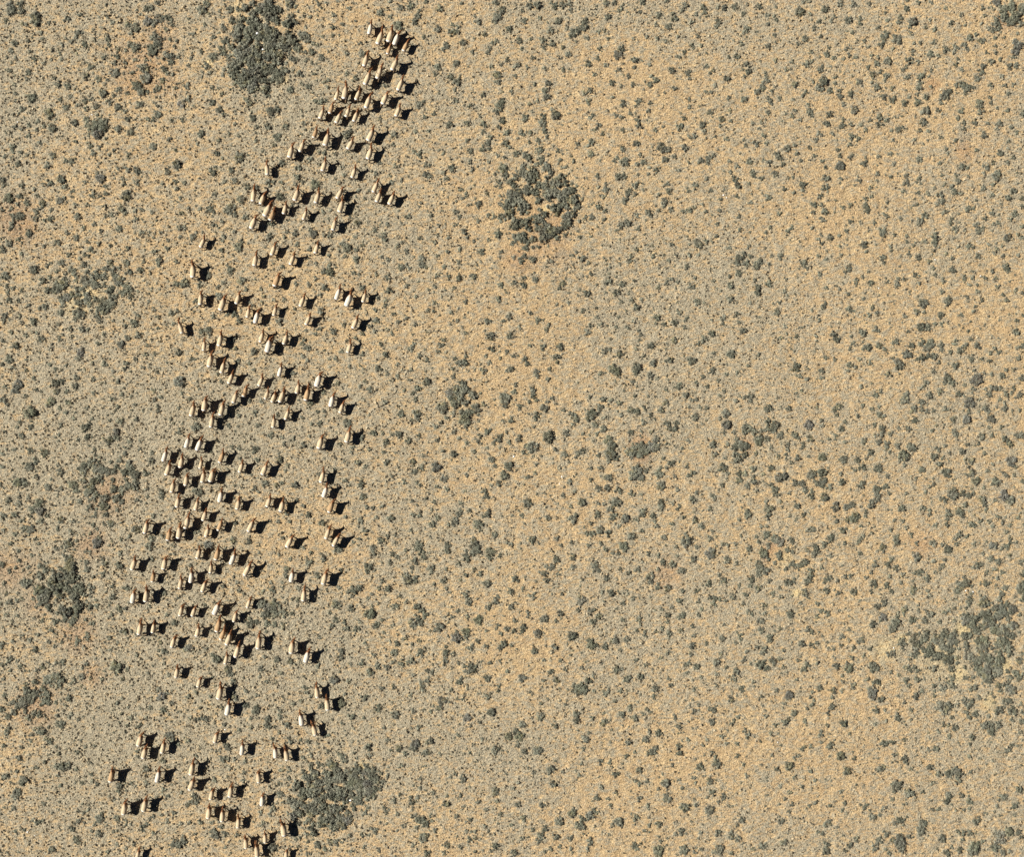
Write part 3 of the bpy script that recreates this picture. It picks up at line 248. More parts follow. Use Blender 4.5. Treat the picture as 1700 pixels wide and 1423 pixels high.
340 568 3.541|18 4 2;29 5 3;26 13 2;20 11 2;29 17 2;60 3 3;57 1 2;57 8 2;60 11 2;52 18 2;77 10 2;80 5 2;85 14 2;92 7 2;91 14 1;103 1 2;106 7 3;102 15 3;107 19 2;113 20 2;113 13 2;116 9 1;117 29 2;106 35 2;97 28 3;91 26 2;94 23 2;115 43 3;116 41 2;78 24 2;70 30 2;62 36 3;66 41 2;70 41 2;67 48 2;63 48 2;57 44 2;33 35 2;26 34 2;30 42 3;31 49 2;21 43 2;14 49 2;10 23 2;43 43 2;39 55 3;45 56 2;47 60 2;58 61 3;62 55 2;57 50 1;68 47 2;73 46 1;30 63 3;29 65 2;16 62 2;20 62 2;24 66 1;31 69 2;44 69 3;49 72 2;47 76 2;27 78 1;35 83 3;29 86 2;37 84 2;42 84 2;45 82 2;53 84 3;54 93 2;58 96 2;32 88 2;31 80 1;84 48 4;92 56 3;80 60 2;86 65 2;87 62 2;90 71 3;94 73 2;84 71 1;82 70 1;93 64 1;97 63 2;99 53 3;105 54 2;110 54 2;114 54 3;107 59 3;105 64 2;107 71 3;102 68 1;119 58 3;82 81 2;92 83 3;93 91 3;110 79 2;117 82 2;114 83 1;95 97 2;104 96 2;99 98 2;119 93 1;112 65 1;67 78 2;77 75 2;70 68 1;64 90 1;60 81 1
680 568 3.541|1 4 3;2 1 2;18 2 3;17 6 2;9 4 1;6 8 2;10 11 2;40 2 1;48 4 3;44 8 2;47 12 2;53 5 1;53 9 2;57 6 2;61 8 2;42 13 1;43 17 3;27 9 2;29 12 3;32 12 3;33 8 2;25 15 2;26 19 1;26 21 2;27 26 2;38 22 1;9 17 1;1 16 2;10 23 4;5 27 3;2 30 2;3 34 2;0 22 2;64 8 1;68 10 3;69 13 2;59 16 3;57 17 2;71 2 2;78 3 3;82 16 2;74 18 3;75 20 2;81 22 2;88 3 3;86 8 3;88 9 2;86 12 2;114 5 3;117 4 2;112 18 2;109 22 1;119 16 4;99 24 1;23 30 4;23 33 2;31 30 3;32 28 2;36 30 3;30 33 3;33 36 3;27 37 4;25 42 2;19 38 5;39 39 5;43 37 2;34 41 2;31 42 3;32 46 5;33 49 3;21 45 2;18 47 2;15 49 2;12 49 1;4 42 4;5 45 2;1 46 2;56 33 5;56 37 3;60 29 2;62 29 2;62 25 2;65 38 3;62 34 1;50 34 1;50 37 1;67 31 1;72 28 3;72 31 3;71 35 2;74 34 2;81 35 2;84 33 2;79 39 4;90 40 2;96 43 3;98 45 3;94 42 2;105 44 4;107 42 4;109 48 3;112 38 3;114 34 3;118 34 2;115 44 2;106 32 2;100 35 1;74 43 3;74 46 2;70 42 1;59 46 3;55 47 2;46 52 3;41 55 2;45 54 2;40 58 2;34 59 2;29 56 2;26 53 2;5 55 2;0 58 2;16 57 2;17 58 1;54 55 2;52 57 3;49 59 2;58 59 2;64 57 3;53 62 1;92 53 3;91 57 1;96 49 2;102 54 2;106 55 1;108 58 1;110 54 2;114 51 3;117 58 5;118 61 4;117 66 5;117 70 2;111 67 2;81 56 5;82 58 2;72 62 5;68 61 2;67 65 2;69 66 1;73 67 1;81 66 1;85 63 2;91 66 3;84 69 1;84 71 1;88 74 2;94 71 1;99 65 3;102 64 3;98 68 2;112 74 2;106 74 2;48 69 3;46 63 1;46 66 1;38 65 2;39 68 1;26 66 3;24 69 1;20 64 2;10 65 1;8 67 1;9 71 1;2 70 3;15 73 4;7 74 3;3 76 3;50 73 2;58 73 4;59 71 1;74 72 2;74 77 2;70 79 2;68 79 2;63 75 1;55 79 4;55 77 2;52 83 3;48 84 2;48 80 1;34 78 2;29 77 1;28 80 1;20 80 4;4 82 2;6 84 2;16 85 2;18 86 1;22 86 2;10 89 1;9 92 2;1 93 2;14 94 2;4 96 1;0 88 1;6 100 2;44 88 3;45 91 3;42 95 1;33 88 1;32 88 1;30 95 2;46 99 2;30 99 2;35 99 2;69 95 4;71 93 1;60 91 1;64 99 1;80 89 1;80 97 1;85 85 1;84 93 1;91 85 1;94 82 3;90 90 2;97 88 2;98 78 1;106 81 2;101 94 4;103 93 1;111 95 2;114 95 2;117 80 4;116 86 3;111 86 3;106 89 1;119 94 3;118 98 3;95 97 2;75 89 1
1020 568 3.541|3 7 3;12 4 2;17 8 2;21 2 3;23 12 3;31 1 1;30 4 1;32 11 3;34 10 2;35 0 2;41 8 1;45 11 4;44 18 1;49 1 2;50 6 1;58 7 2;57 17 3;57 9 1;68 7 4;80 5 1;85 7 2;79 14 2;66 13 1;66 19 2;72 17 2;72 19 1;107 15 4;109 20 2;104 4 1;97 13 1;114 16 1;113 22 2;1 17 4;13 15 4;12 18 3;21 19 3;25 21 2;31 20 1;32 23 1;11 24 2;21 24 1;17 28 1;24 32 1;30 28 2;12 32 2;20 31 1;38 26 3;39 24 2;48 24 2;52 21 2;54 26 2;53 29 1;61 23 2;42 31 3;46 34 2;48 34 2;44 38 2;50 38 2;54 39 2;33 41 1;47 44 3;80 32 3;77 33 2;80 35 2;71 35 2;74 38 1;74 32 1;83 39 1;79 39 1;64 29 2;85 23 1;100 22 1;108 32 1;107 30 1;110 28 2;90 39 4;98 38 1;102 39 3;114 37 1;119 38 2;112 39 1;9 40 3;13 41 3;17 38 2;21 43 2;30 36 3;27 40 3;24 45 1;17 47 3;4 43 2;5 48 1;9 53 3;3 36 3;31 48 3;32 51 3;36 51 3;36 47 2;27 54 1;21 53 2;33 55 1;18 40 1;65 42 4;66 48 4;62 45 2;64 53 2;70 53 2;76 50 3;77 52 3;80 51 3;82 53 3;85 56 3;85 59 4;75 61 5;73 60 3;78 61 3;76 66 3;72 63 2;66 60 2;73 68 2;83 66 2;54 57 1;43 58 2;40 62 2;58 60 3;59 66 3;65 68 2;64 74 4;63 72 2;67 77 2;66 80 1;90 47 3;90 51 3;94 49 4;93 52 3;87 52 2;97 55 3;98 54 2;102 51 1;114 49 4;107 55 3;105 54 2;115 57 3;111 60 2;110 62 2;102 60 2;102 63 2;101 66 2;96 67 2;92 62 2;94 65 1;98 60 1;107 68 3;104 71 2;92 74 3;114 67 2;16 61 4;21 61 4;24 62 4;24 58 3;20 64 3;15 67 3;18 65 2;1 68 3;0 60 2;29 69 2;21 71 1;33 71 3;30 74 2;27 74 2;38 70 1;13 75 5;11 78 4;15 79 4;16 80 3;12 80 2;19 76 2;26 78 4;35 79 2;33 80 1;43 73 2;43 79 2;46 77 3;27 85 4;25 83 2;37 87 2;10 89 3;15 89 1;4 88 2;1 94 4;2 87 3;18 93 1;27 94 3;27 97 3;34 95 2;38 96 2;37 98 2;17 99 3;12 97 1;46 93 3;48 88 2;51 90 1;57 90 2;58 92 2;63 84 2;61 87 1;73 77 3;73 81 3;76 78 2;77 77 2;81 75 3;82 82 3;78 85 3;82 79 2;87 77 2;83 88 1;76 91 1;74 93 1;75 97 1;96 80 4;99 79 4;94 86 3;95 89 3;92 84 2;103 89 2;106 83 3;110 83 3;112 87 3;115 78 4;118 77 2;115 91 3;116 88 2;119 83 3;107 96 3;106 94 1;97 94 2;90 98 4;89 94 2;78 100 3;52 99 1;56 98 2;47 100 1;16 90 1;99 97 1
1360 568 3.541|4 9 2;9 10 2;1 17 3;1 21 2;17 13 3;17 17 2;21 15 2;23 10 2;28 3 4;25 4 2;20 1 2;18 4 2;30 12 2;35 2 3;38 4 2;51 7 4;54 2 3;44 0 3;60 1 3;63 3 4;65 1 4;60 9 3;64 8 3;67 8 3;71 2 3;72 5 2;79 1 2;85 2 3;82 5 3;77 6 2;70 12 2;57 10 2;46 13 5;47 15 3;40 19 3;47 19 1;54 18 1;43 9 2;42 27 1;33 31 3;36 29 2;24 26 2;31 24 1;24 21 1;50 34 4;51 31 3;57 31 1;60 35 3;60 38 2;55 39 3;64 31 3;63 24 3;60 27 2;71 29 3;67 17 2;75 21 4;78 24 3;74 24 2;82 30 3;85 25 2;90 27 2;80 14 3;88 36 4;89 34 3;86 36 2;92 22 5;89 9 3;89 11 2;95 10 2;93 2 3;91 17 2;97 18 2;101 19 2;100 11 2;100 6 2;103 3 2;105 6 2;107 20 3;110 16 2;114 16 2;117 9 2;116 3 2;119 2 3;119 21 3;117 10 2;102 27 3;103 27 3;106 27 2;100 31 3;98 28 2;109 29 2;110 31 2;114 27 2;113 30 2;118 31 3;106 34 2;109 36 2;109 39 3;98 39 3;99 41 2;101 45 4;104 38 1;94 41 1;87 40 2;88 41 2;74 39 3;67 40 2;63 41 2;54 41 2;60 40 2;52 51 3;56 46 3;35 43 3;38 43 2;43 46 1;35 38 2;31 39 2;25 37 2;23 43 2;32 49 2;10 43 2;9 39 3;12 38 3;2 49 2;1 46 2;13 51 3;15 47 2;9 55 2;6 57 2;15 59 2;26 58 3;26 60 1;37 51 3;36 54 3;33 55 2;42 54 2;46 51 2;35 59 3;40 60 3;39 62 2;42 64 2;46 61 3;53 61 3;55 62 3;49 67 5;50 68 3;30 65 3;50 72 2;39 68 1;68 49 2;66 52 2;79 45 3;86 45 4;80 54 3;79 52 2;96 55 3;101 55 2;100 50 2;96 49 1;107 50 2;119 55 3;116 55 3;109 57 3;112 60 3;118 40 2;87 60 2;84 64 3;92 61 1;97 65 2;94 60 2;70 63 3;74 61 2;76 65 2;67 67 3;71 72 3;73 68 2;74 77 4;77 79 2;85 69 2;89 70 3;88 73 2;60 75 3;56 80 2;54 79 1;67 83 2;65 85 2;62 88 2;63 80 1;1 68 4;14 69 4;22 69 3;25 74 3;21 76 2;19 74 1;34 74 4;5 74 1;1 77 4;2 81 4;1 84 3;12 78 2;13 82 3;6 85 3;3 91 4;9 97 4;16 97 4;19 96 3;27 100 2;25 97 1;24 84 3;26 82 2;40 79 2;39 85 3;41 89 2;33 87 4;34 90 3;31 93 3;30 96 3;34 93 2;26 90 1;51 89 2;48 98 3;61 98 3;65 99 2;65 92 1;78 89 5;79 91 3;74 93 3;71 92 2;75 99 2;84 89 3;88 90 3;90 89 2;86 96 3;82 99 3;86 85 1;90 77 3;92 82 4;87 78 2;99 76 2;102 72 2;108 77 2;110 79 2;112 70 5;115 73 2;115 78 2;104 82 4;97 85 2;108 90 5;112 93 4;96 92 3;97 95 3;98 98 2;103 93 2;119 82 2;117 88 1
0 852 3.541|2 2 3;9 1 3;12 5 2;3 10 2;9 12 2;7 18 2;14 9 3;18 10 4;19 8 2;17 13 1;21 15 2;24 5 3;28 1 2;36 4 3;34 9 2;43 5 2;46 5 1;42 11 3;54 12 2;50 13 1;55 7 2;56 1 3;62 1 3;65 6 3;67 6 1;57 17 4;59 15 2;53 23 2;51 22 2;46 16 2;41 18 4;39 20 2;33 21 2;11 22 2;24 27 1;17 32 2;1 30 3;11 28 2;10 32 2;24 31 3;27 34 3;24 37 3;19 25 2;23 24 1;6 34 2;3 41 2;13 41 3;16 41 4;4 47 2;6 52 3;10 51 2;13 50 1;1 54 2;4 60 2;10 61 2;39 26 3;42 27 3;40 31 3;42 33 4;43 37 4;41 39 3;35 37 4;31 39 4;30 42 3;35 43 4;33 46 3;36 49 3;33 51 2;40 45 3;42 48 3;24 45 4;27 47 4;23 49 3;25 52 4;29 55 3;30 57 2;32 54 1;36 57 4;40 58 5;38 62 3;42 64 3;41 66 2;47 54 4;46 58 3;44 61 3;33 64 3;25 63 2;20 62 1;51 33 3;51 29 2;47 37 2;55 38 2;54 43 3;54 46 2;50 48 2;44 49 2;56 51 2;53 55 3;57 54 2;54 59 1;51 63 2;53 65 2;60 27 2;62 30 3;59 26 1;71 31 3;69 30 2;61 36 2;66 43 2;66 49 3;74 44 3;70 56 3;74 56 2;66 60 2;78 53 1;71 15 2;76 14 2;80 10 4;76 20 1;71 23 2;67 21 1;89 15 3;88 19 3;89 21 2;90 27 2;90 2 2;94 1 1;102 19 2;97 47 2;105 50 2;88 55 2;87 58 1;98 60 2;103 65 3;112 31 2;95 13 2;73 70 3;77 69 2;65 74 2;65 80 2;60 82 1;95 76 2;80 71 2;97 81 3;111 79 4;109 81 2;94 81 1;81 83 2;83 86 1;68 90 5;75 92 2;72 97 2;62 93 1;87 94 2;97 88 2;90 90 1;99 95 2;46 75 3;45 77 2;49 79 2;52 74 2;51 71 2;51 89 2;49 91 2;37 88 3;33 88 2;39 81 1;21 80 3;13 72 2;18 75 2;23 71 2;15 69 1;29 76 2;32 78 2;36 76 2;31 69 2;7 75 2;1 77 3;7 85 2;5 87 2;10 87 2;12 90 2;1 89 2;6 93 2;15 93 1;25 90 3;22 93 2;2 98 2;44 98 2;48 96 3;53 97 2;33 97 5;29 97 4;36 98 3;27 99 3;60 98 2
340 852 3.541|48 1 2;61 1 3;43 5 2;50 5 2;16 16 3;26 17 3;26 14 1;31 24 2;18 6 2;2 19 4;44 25 2;50 27 2;48 33 3;48 37 2;46 14 2;58 20 2;61 29 3;60 26 1;70 27 3;68 24 1;66 37 3;80 34 2;69 6 3;78 21 4;82 2 2;91 5 3;92 3 2;101 3 2;110 3 3;94 11 3;91 15 2;87 18 2;103 16 3;107 14 2;102 15 1;99 21 3;99 24 3;91 29 1;96 32 4;95 35 2;112 12 2;112 17 2;110 24 2;113 26 2;109 29 2;118 22 2;119 37 3;119 40 4;104 40 2;102 44 2;108 45 3;114 49 2;98 38 1;98 48 2;96 50 2;91 44 3;87 44 3;88 46 3;86 49 2;84 46 2;79 44 2;81 47 1;77 54 4;86 56 3;89 55 1;73 58 2;82 64 2;97 59 5;104 63 2;112 55 3;109 55 1;118 52 2;117 74 2;113 77 3;111 82 3;110 66 2;105 70 2;100 66 3;102 66 1;83 67 3;74 66 2;77 63 3;89 68 3;96 79 1;94 76 2;91 64 2;80 81 3;80 85 3;67 73 2;85 89 2;92 88 3;99 84 2;101 90 3;97 93 3;98 94 3;107 91 3;110 88 2;115 88 3;119 88 2;76 98 4;69 97 1;66 90 2;84 99 2;39 41 2;40 45 3;45 41 2;45 44 2;43 35 1;11 43 2;19 41 2;20 46 2;34 46 2;41 51 2;43 54 3;55 44 2;55 51 2;46 50 1;33 53 4;37 55 4;36 59 3;41 57 3;45 58 3;41 61 2;38 61 2;27 65 4;26 62 2;31 64 2;41 65 3;51 59 2;46 68 2;59 66 1;52 60 1;62 39 1;62 35 1;35 85 2;42 86 3;50 87 3;33 91 3;44 94 2;33 96 2;37 99 2;59 97 1;23 97 1;20 91 1;7 86 4;4 84 2;1 80 2;14 92 3;15 94 3;17 99 3;2 91 1;57 1 1;41 23 1;103 73 1;107 3 2
680 852 3.541|2 1 2;6 1 2;17 3 2;13 7 3;9 9 1;1 10 2;27 3 3;29 1 3;26 6 3;23 7 2;35 3 1;40 7 4;41 10 2;43 2 2;46 1 3;60 1 1;66 2 2;50 13 3;60 18 2;57 17 2;72 16 3;76 18 1;81 3 3;86 15 2;89 19 2;95 17 2;96 3 4;98 1 2;104 12 2;107 12 3;112 10 4;110 1 3;117 12 3;119 2 3;106 6 2;112 18 2;115 21 2;105 19 2;119 24 2;22 19 3;22 22 3;12 14 1;19 16 1;38 16 3;38 19 4;39 22 4;37 24 3;33 25 3;34 27 3;33 22 2;47 23 4;47 27 2;53 25 2;53 32 1;29 30 2;6 19 3;5 21 3;7 23 3;4 18 2;8 26 3;12 24 1;3 28 3;1 32 2;1 35 1;13 33 3;12 35 2;21 33 2;4 37 2;3 40 3;20 40 3;22 44 2;29 39 2;14 42 2;24 47 1;33 36 2;41 36 3;38 35 1;45 41 4;47 42 2;62 39 3;68 38 1;66 44 2;59 46 3;58 44 1;74 40 1;80 40 3;79 36 3;77 35 2;83 32 3;86 28 3;85 26 2;87 36 2;80 32 2;96 26 3;95 24 1;96 32 3;109 32 4;108 30 3;108 27 1;111 34 2;116 38 3;113 46 2;119 47 3;100 43 1;101 51 4;89 48 2;85 44 1;73 47 2;73 50 2;70 49 2;53 46 1;52 49 2;50 52 3;46 55 3;51 50 1;59 55 3;62 53 1;45 59 1;33 48 3;34 51 2;35 53 3;29 58 2;25 61 2;34 61 2;21 61 1;25 55 1;40 63 4;50 61 1;61 63 2;52 66 2;55 61 1;67 67 3;66 70 2;61 69 2;57 68 3;54 71 2;51 68 1;79 62 4;70 58 2;70 61 2;65 58 1;88 59 3;86 63 2;99 57 2;106 58 3;109 57 2;111 61 3;108 64 3;95 72 4;91 67 1;100 66 1;113 72 1;75 71 4;45 69 2;4 55 3;7 57 3;9 60 3;5 63 3;1 64 3;4 66 2;7 65 3;1 67 2;17 67 4;15 69 2;19 66 2;27 70 2;27 73 4;28 75 2;33 70 4;33 73 2;40 75 2;36 79 3;33 79 1;45 78 2;55 76 3;53 79 3;60 78 2;73 81 3;75 81 1;80 78 1;85 79 3;84 82 2;107 78 4;106 75 3;110 78 2;115 79 3;115 77 2;120 75 3;96 81 1;101 82 1;93 77 1;79 86 2;89 87 2;91 92 2;94 88 1;101 91 2;106 91 1;105 87 1;114 91 1;83 93 3;86 98 3;105 98 3;108 95 2;108 97 1;66 97 4;78 99 2;57 93 2;46 97 3;42 87 1;47 88 2;53 87 2;38 91 3;35 90 3;32 90 2;36 93 3;31 97 2;29 99 3;29 88 2;21 88 3;21 85 2;21 82 3;21 78 2;25 83 2;33 93 2;25 92 1;14 89 1;10 93 2;13 94 2;10 98 3;7 99 2;2 95 2;6 82 3;7 84 2;5 83 2;1 87 3;1 77 2;5 75 2;70 90 1
1020 852 3.541|6 3 4;1 1 2;2 8 2;13 4 2;16 1 3;22 2 3;23 5 2;25 8 2;10 14 3;11 12 1;16 11 2;5 19 4;6 21 3;2 24 2;10 24 1;20 24 2;26 25 2;29 14 3;30 19 1;34 6 2;40 2 2;36 20 2;37 26 2;42 13 3;42 17 5;45 16 2;46 27 3;48 26 1;49 20 2;47 4 3;51 8 3;56 15 3;57 11 2;60 14 1;56 24 5;58 23 3;55 26 2;64 18 2;67 19 2;71 18 2;72 21 1;60 19 1;66 28 3;74 13 2;79 21 3;79 24 1;83 14 2;84 17 2;86 8 2;78 1 3;73 4 2;90 2 3;90 8 2;89 12 3;88 14 2;91 12 2;91 1 2;101 8 1;107 3 1;111 1 2;94 15 4;97 17 4;98 19 2;91 18 2;90 20 2;87 23 4;88 25 3;91 27 2;96 24 3;97 26 3;94 29 2;103 15 2;104 17 2;102 22 3;104 23 2;106 20 1;99 13 1;113 22 2;118 20 3;117 24 3;119 22 3;113 10 2;116 9 3;105 30 3;107 31 2;110 30 3;112 29 3;101 33 2;115 34 3;115 37 3;113 40 3;108 37 1;102 41 3;105 40 3;108 33 1;97 44 2;93 47 2;91 40 2;85 31 4;88 34 4;84 34 3;85 36 2;80 39 3;80 43 2;84 44 3;84 47 1;73 43 2;72 29 2;64 39 3;65 41 2;62 36 2;55 42 3;50 45 1;48 46 2;50 32 1;40 34 3;38 34 2;34 30 3;28 29 3;26 33 2;17 29 1;14 33 3;3 33 2;8 35 2;22 35 2;20 38 3;21 41 3;22 38 2;25 43 3;31 44 3;28 38 1;33 38 1;17 44 1;7 46 1;11 50 2;15 50 1;5 53 2;2 46 1;5 47 1;40 46 2;38 52 3;34 56 2;21 49 1;49 52 2;51 56 2;59 50 3;62 51 2;58 53 3;56 50 2;65 47 1;69 49 3;66 52 2;76 48 2;78 49 2;76 53 2;88 54 2;78 58 2;80 60 2;94 55 1;98 49 2;111 46 3;112 48 2;114 50 1;109 52 2;119 53 2;119 61 2;103 59 4;85 59 1;88 59 2;91 60 1;86 63 3;87 64 2;84 63 2;86 69 3;82 71 1;94 66 1;97 68 2;91 74 3;91 72 2;114 68 3;116 70 2;105 69 1;110 77 3;115 77 2;104 76 1;104 80 1;99 80 2;84 79 2;88 80 3;86 83 2;79 77 1;77 81 2;74 72 2;74 74 2;71 76 2;74 77 1;72 70 1;64 65 2;63 74 3;60 72 1;54 77 2;54 76 1;62 83 2;60 88 3;62 85 1;66 91 2;71 93 3;70 96 2;60 95 2;67 97 1;76 86 2;75 88 1;80 88 2;82 87 1;85 89 4;88 88 2;89 91 3;92 86 3;93 88 2;97 86 2;99 90 2;107 87 2;113 89 3;111 92 3;119 88 2;119 76 2;107 98 2;98 94 1;82 99 2;71 98 2;51 97 2;43 94 2;42 89 2;44 88 2;48 90 3;46 98 1;45 83 2;45 78 3;47 72 2;39 69 2;40 60 3;38 62 2;31 60 3;31 64 2;46 66 2;49 60 2;32 71 3;32 74 1;28 68 2;24 70 2;28 57 2;24 57 1;20 60 1;14 63 3;15 66 2;13 69 2;18 70 2;18 72 2;7 74 3;1 75 3;5 63 2;1 56 1;3 81 2;6 66 1;27 79 1;31 82 2;27 85 2;24 76 1;13 86 2;18 89 2;22 92 1;15 96 3;7 98 3;9 97 2;2 92 3;5 91 2;32 97 2;33 80 1
1360 852 3.541|10 5 2;9 2 1;16 4 2;20 3 4;22 2 3;18 4 3;27 1 2;24 7 2;14 10 3;7 14 3;6 16 2;3 18 3;4 22 1;6 25 2;4 27 1;1 32 2;1 27 1;15 18 2;12 20 1;26 13 2;24 15 2;31 11 2;23 17 2;41 10 2;44 4 2;49 4 2;51 9 2;54 12 2;45 15 3;45 17 3;46 13 2;51 18 1;57 18 2;65 1 2;68 7 2;64 7 1;76 1 3;75 4 2;75 7 2;84 1 3;90 7 3;89 6 2;95 5 2;100 5 2;102 8 2;110 11 2;108 6 2;112 7 2;105 2 2;110 2 1;117 3 2;120 7 1;82 13 3;87 14 2;80 15 2;81 18 2;91 18 2;91 1 1;98 17 1;102 19 4;101 20 2;108 21 2;110 20 3;112 17 2;112 15 2;116 17 2;112 25 2;96 24 2;85 26 1;67 18 3;72 19 2;75 21 4;76 23 2;73 18 1;57 26 4;58 27 2;67 28 2;64 27 1;73 28 2;72 31 2;71 33 2;68 34 2;59 35 3;56 35 2;63 39 3;63 37 2;49 36 2;51 38 1;48 41 2;41 38 2;39 43 3;42 46 2;45 32 3;42 27 2;40 30 3;32 30 3;24 24 2;37 20 3;38 22 2;34 22 1;35 27 1;28 32 1;31 35 2;27 38 2;32 41 3;31 42 2;33 43 2;30 46 2;20 46 3;19 47 1;15 50 1;11 47 2;10 48 1;11 40 2;6 38 3;4 39 2;2 41 2;4 46 3;15 37 2;18 37 2;16 42 1;24 51 1;8 54 1;12 57 1;5 59 3;1 58 2;17 61 1;15 56 1;15 65 1;35 45 1;38 52 3;38 49 1;34 55 3;37 61 4;36 63 2;31 65 3;44 64 4;42 68 4;46 61 2;46 58 2;50 57 3;51 55 1;42 55 1;55 45 3;54 47 2;55 40 1;64 46 2;64 49 2;58 57 2;58 54 2;54 63 3;62 63 3;65 60 3;63 58 2;70 64 2;69 53 1;74 51 1;73 58 2;74 59 2;76 57 2;79 63 2;80 51 1;83 56 1;88 51 3;88 54 2;83 43 4;81 46 3;86 41 4;85 38 2;81 41 2;90 39 1;98 41 3;98 35 2;93 31 3;95 30 2;101 27 3;105 29 3;103 33 2;90 32 2;107 35 2;109 35 1;104 38 2;109 44 3;107 48 3;106 51 3;94 46 1;96 50 3;95 53 4;98 53 3;95 60 4;93 62 2;86 60 3;85 63 4;88 64 4;90 64 2;98 65 4;101 65 3;96 67 3;101 69 2;102 63 3;107 57 4;105 60 4;107 55 3;110 54 3;114 56 4;112 58 3;110 60 2;109 67 3;112 66 3;107 70 3;110 70 3;113 68 2;104 66 2;106 75 4;110 76 3;110 79 2;113 80 2;117 44 2;119 42 4;119 46 4;119 36 3;119 29 3;119 51 3;118 60 2;117 70 2;119 83 2;117 87 3;119 86 1;78 75 4;80 76 3;78 80 2;82 80 2;80 69 2;88 71 3;88 73 2;74 69 2;72 75 3;71 78 3;72 79 3;68 75 3;58 71 2;52 71 2;61 74 4;62 72 2;58 77 3;65 78 3;65 81 4;63 83 3;61 80 3;57 81 3;55 79 2;67 85 3;66 82 2;69 83 2;48 75 3;50 77 2;49 79 2;47 77 2;43 83 3;40 83 2;52 86 2;52 91 3;50 90 2;56 91 2;51 98 3;56 97 2;58 98 2;46 95 2;42 93 2;31 89 3;32 91 4;31 93 2;34 99 3;31 99 2;17 91 4;16 88 2;10 90 3;14 96 2;24 92 1;19 85 2;26 84 2;25 74 3;23 76 2;20 79 2;29 80 2;20 70 1;17 68 2;13 73 3;17 74 1;12 78 2;8 80 2;8 84 1;5 76 1;28 98 2;13 99 2;93 75 4;96 74 4;98 76 3;94 79 4;98 79 3;87 84 4;89 85 3;92 86 3;95 84 4;94 87 3;96 85 3;91 88 3;92 91 3;98 82 2;101 79 2;95 94 4;98 92 4;97 96 3;93 94 2;90 97 2;85 90 2;81 88 2;76 87 4;77 86 3;74 88 2;77 91 3;79 95 1;78 97 3;75 99 2;79 84 1;85 97 2;104 88 4;103 91 4;105 85 4;105 82 3;107 86 3;105 94 3;110 93 2;111 96 2;115 94 3;117 97 3;119 95 2;111 99 2;99 98 4;103 93 3
0 1136 3.541|19 7 5;17 8 4;15 3 3;18 10 3;27 10 4;28 9 3;27 6 3;23 7 2;24 12 2;33 11 2;41 9 3;40 7 1;41 3 1;35 1 3;1 15 3;5 19 3;8 17 3;3 7 2;10 3 1;15 16 2;20 17 3;17 20 3;19 19 1;26 18 1;33 18 2;36 24 4;34 23 2;41 19 2;42 18 2;46 21 2;25 27 4;22 28 2;20 26 2;29 25 2;5 27 3;4 29 2;18 30 2;18 33 2;29 34 3;27 33 2;2 36 2;12 37 2;14 40 1;11 43 3;13 45 1;44 33 1;48 33 1;50 37 2;45 40 2;34 41 2;26 46 2;21 49 2;10 51 2;4 54 3;2 55 2;7 51 1;14 56 4;13 58 3;10 63 4;9 66 3;12 65 2;2 65 1;36 48 4;38 49 3;40 48 3;33 48 2;34 54 2;45 50 2;52 46 1;54 53 2;54 57 2;48 58 2;57 59 2;36 60 2;40 61 1;27 58 1;26 70 2;28 68 1;8 73 2;1 76 1;22 81 3;25 80 2;20 80 2;9 86 2;38 80 1;42 85 3;47 80 2;46 81 2;45 92 3;46 93 2;44 91 2;30 97 3;11 99 1;24 98 1;37 97 1;58 79 4;60 76 2;58 88 3;56 83 2;54 87 2;52 74 2;52 71 1;69 79 3;70 81 1;75 81 1;63 83 1;66 87 2;70 60 3;70 63 2;78 58 2;79 60 1;74 63 1;64 66 1;67 68 1;76 91 1;79 94 2;74 96 2;69 95 2;63 99 2;56 99 1;84 84 3;86 83 2;85 87 1;90 88 2;90 78 2;95 77 2;99 81 2;102 76 2;107 82 2;111 81 2;112 77 1;118 82 2;103 87 1;103 94 4;107 91 3;108 93 3;105 95 3;96 62 2;99 66 2;86 58 2;86 50 3;96 45 3;95 61 1;107 63 2;108 55 1;114 66 3;116 68 3;112 70 2;110 71 2;115 70 2;100 30 4;101 32 3;105 35 2;111 33 2;81 40 2;83 24 2;81 26 2;75 24 2;77 20 2;71 18 2;69 11 2;72 8 2;77 1 1;71 32 1;64 24 1;60 27 1;55 20 1;51 14 1;54 7 1;50 3 1;58 14 1;53 13 1;80 10 1;88 14 2;93 3 2;95 7 4;94 9 2;89 8 1;98 5 2;101 4 1;101 11 2;96 15 3;92 21 1;97 20 1;106 22 1;105 16 1;112 20 2;114 21 2;117 14 2;111 7 3;116 5 2;118 20 3;110 46 1;111 49 1;34 74 1;30 1 2;48 1 1
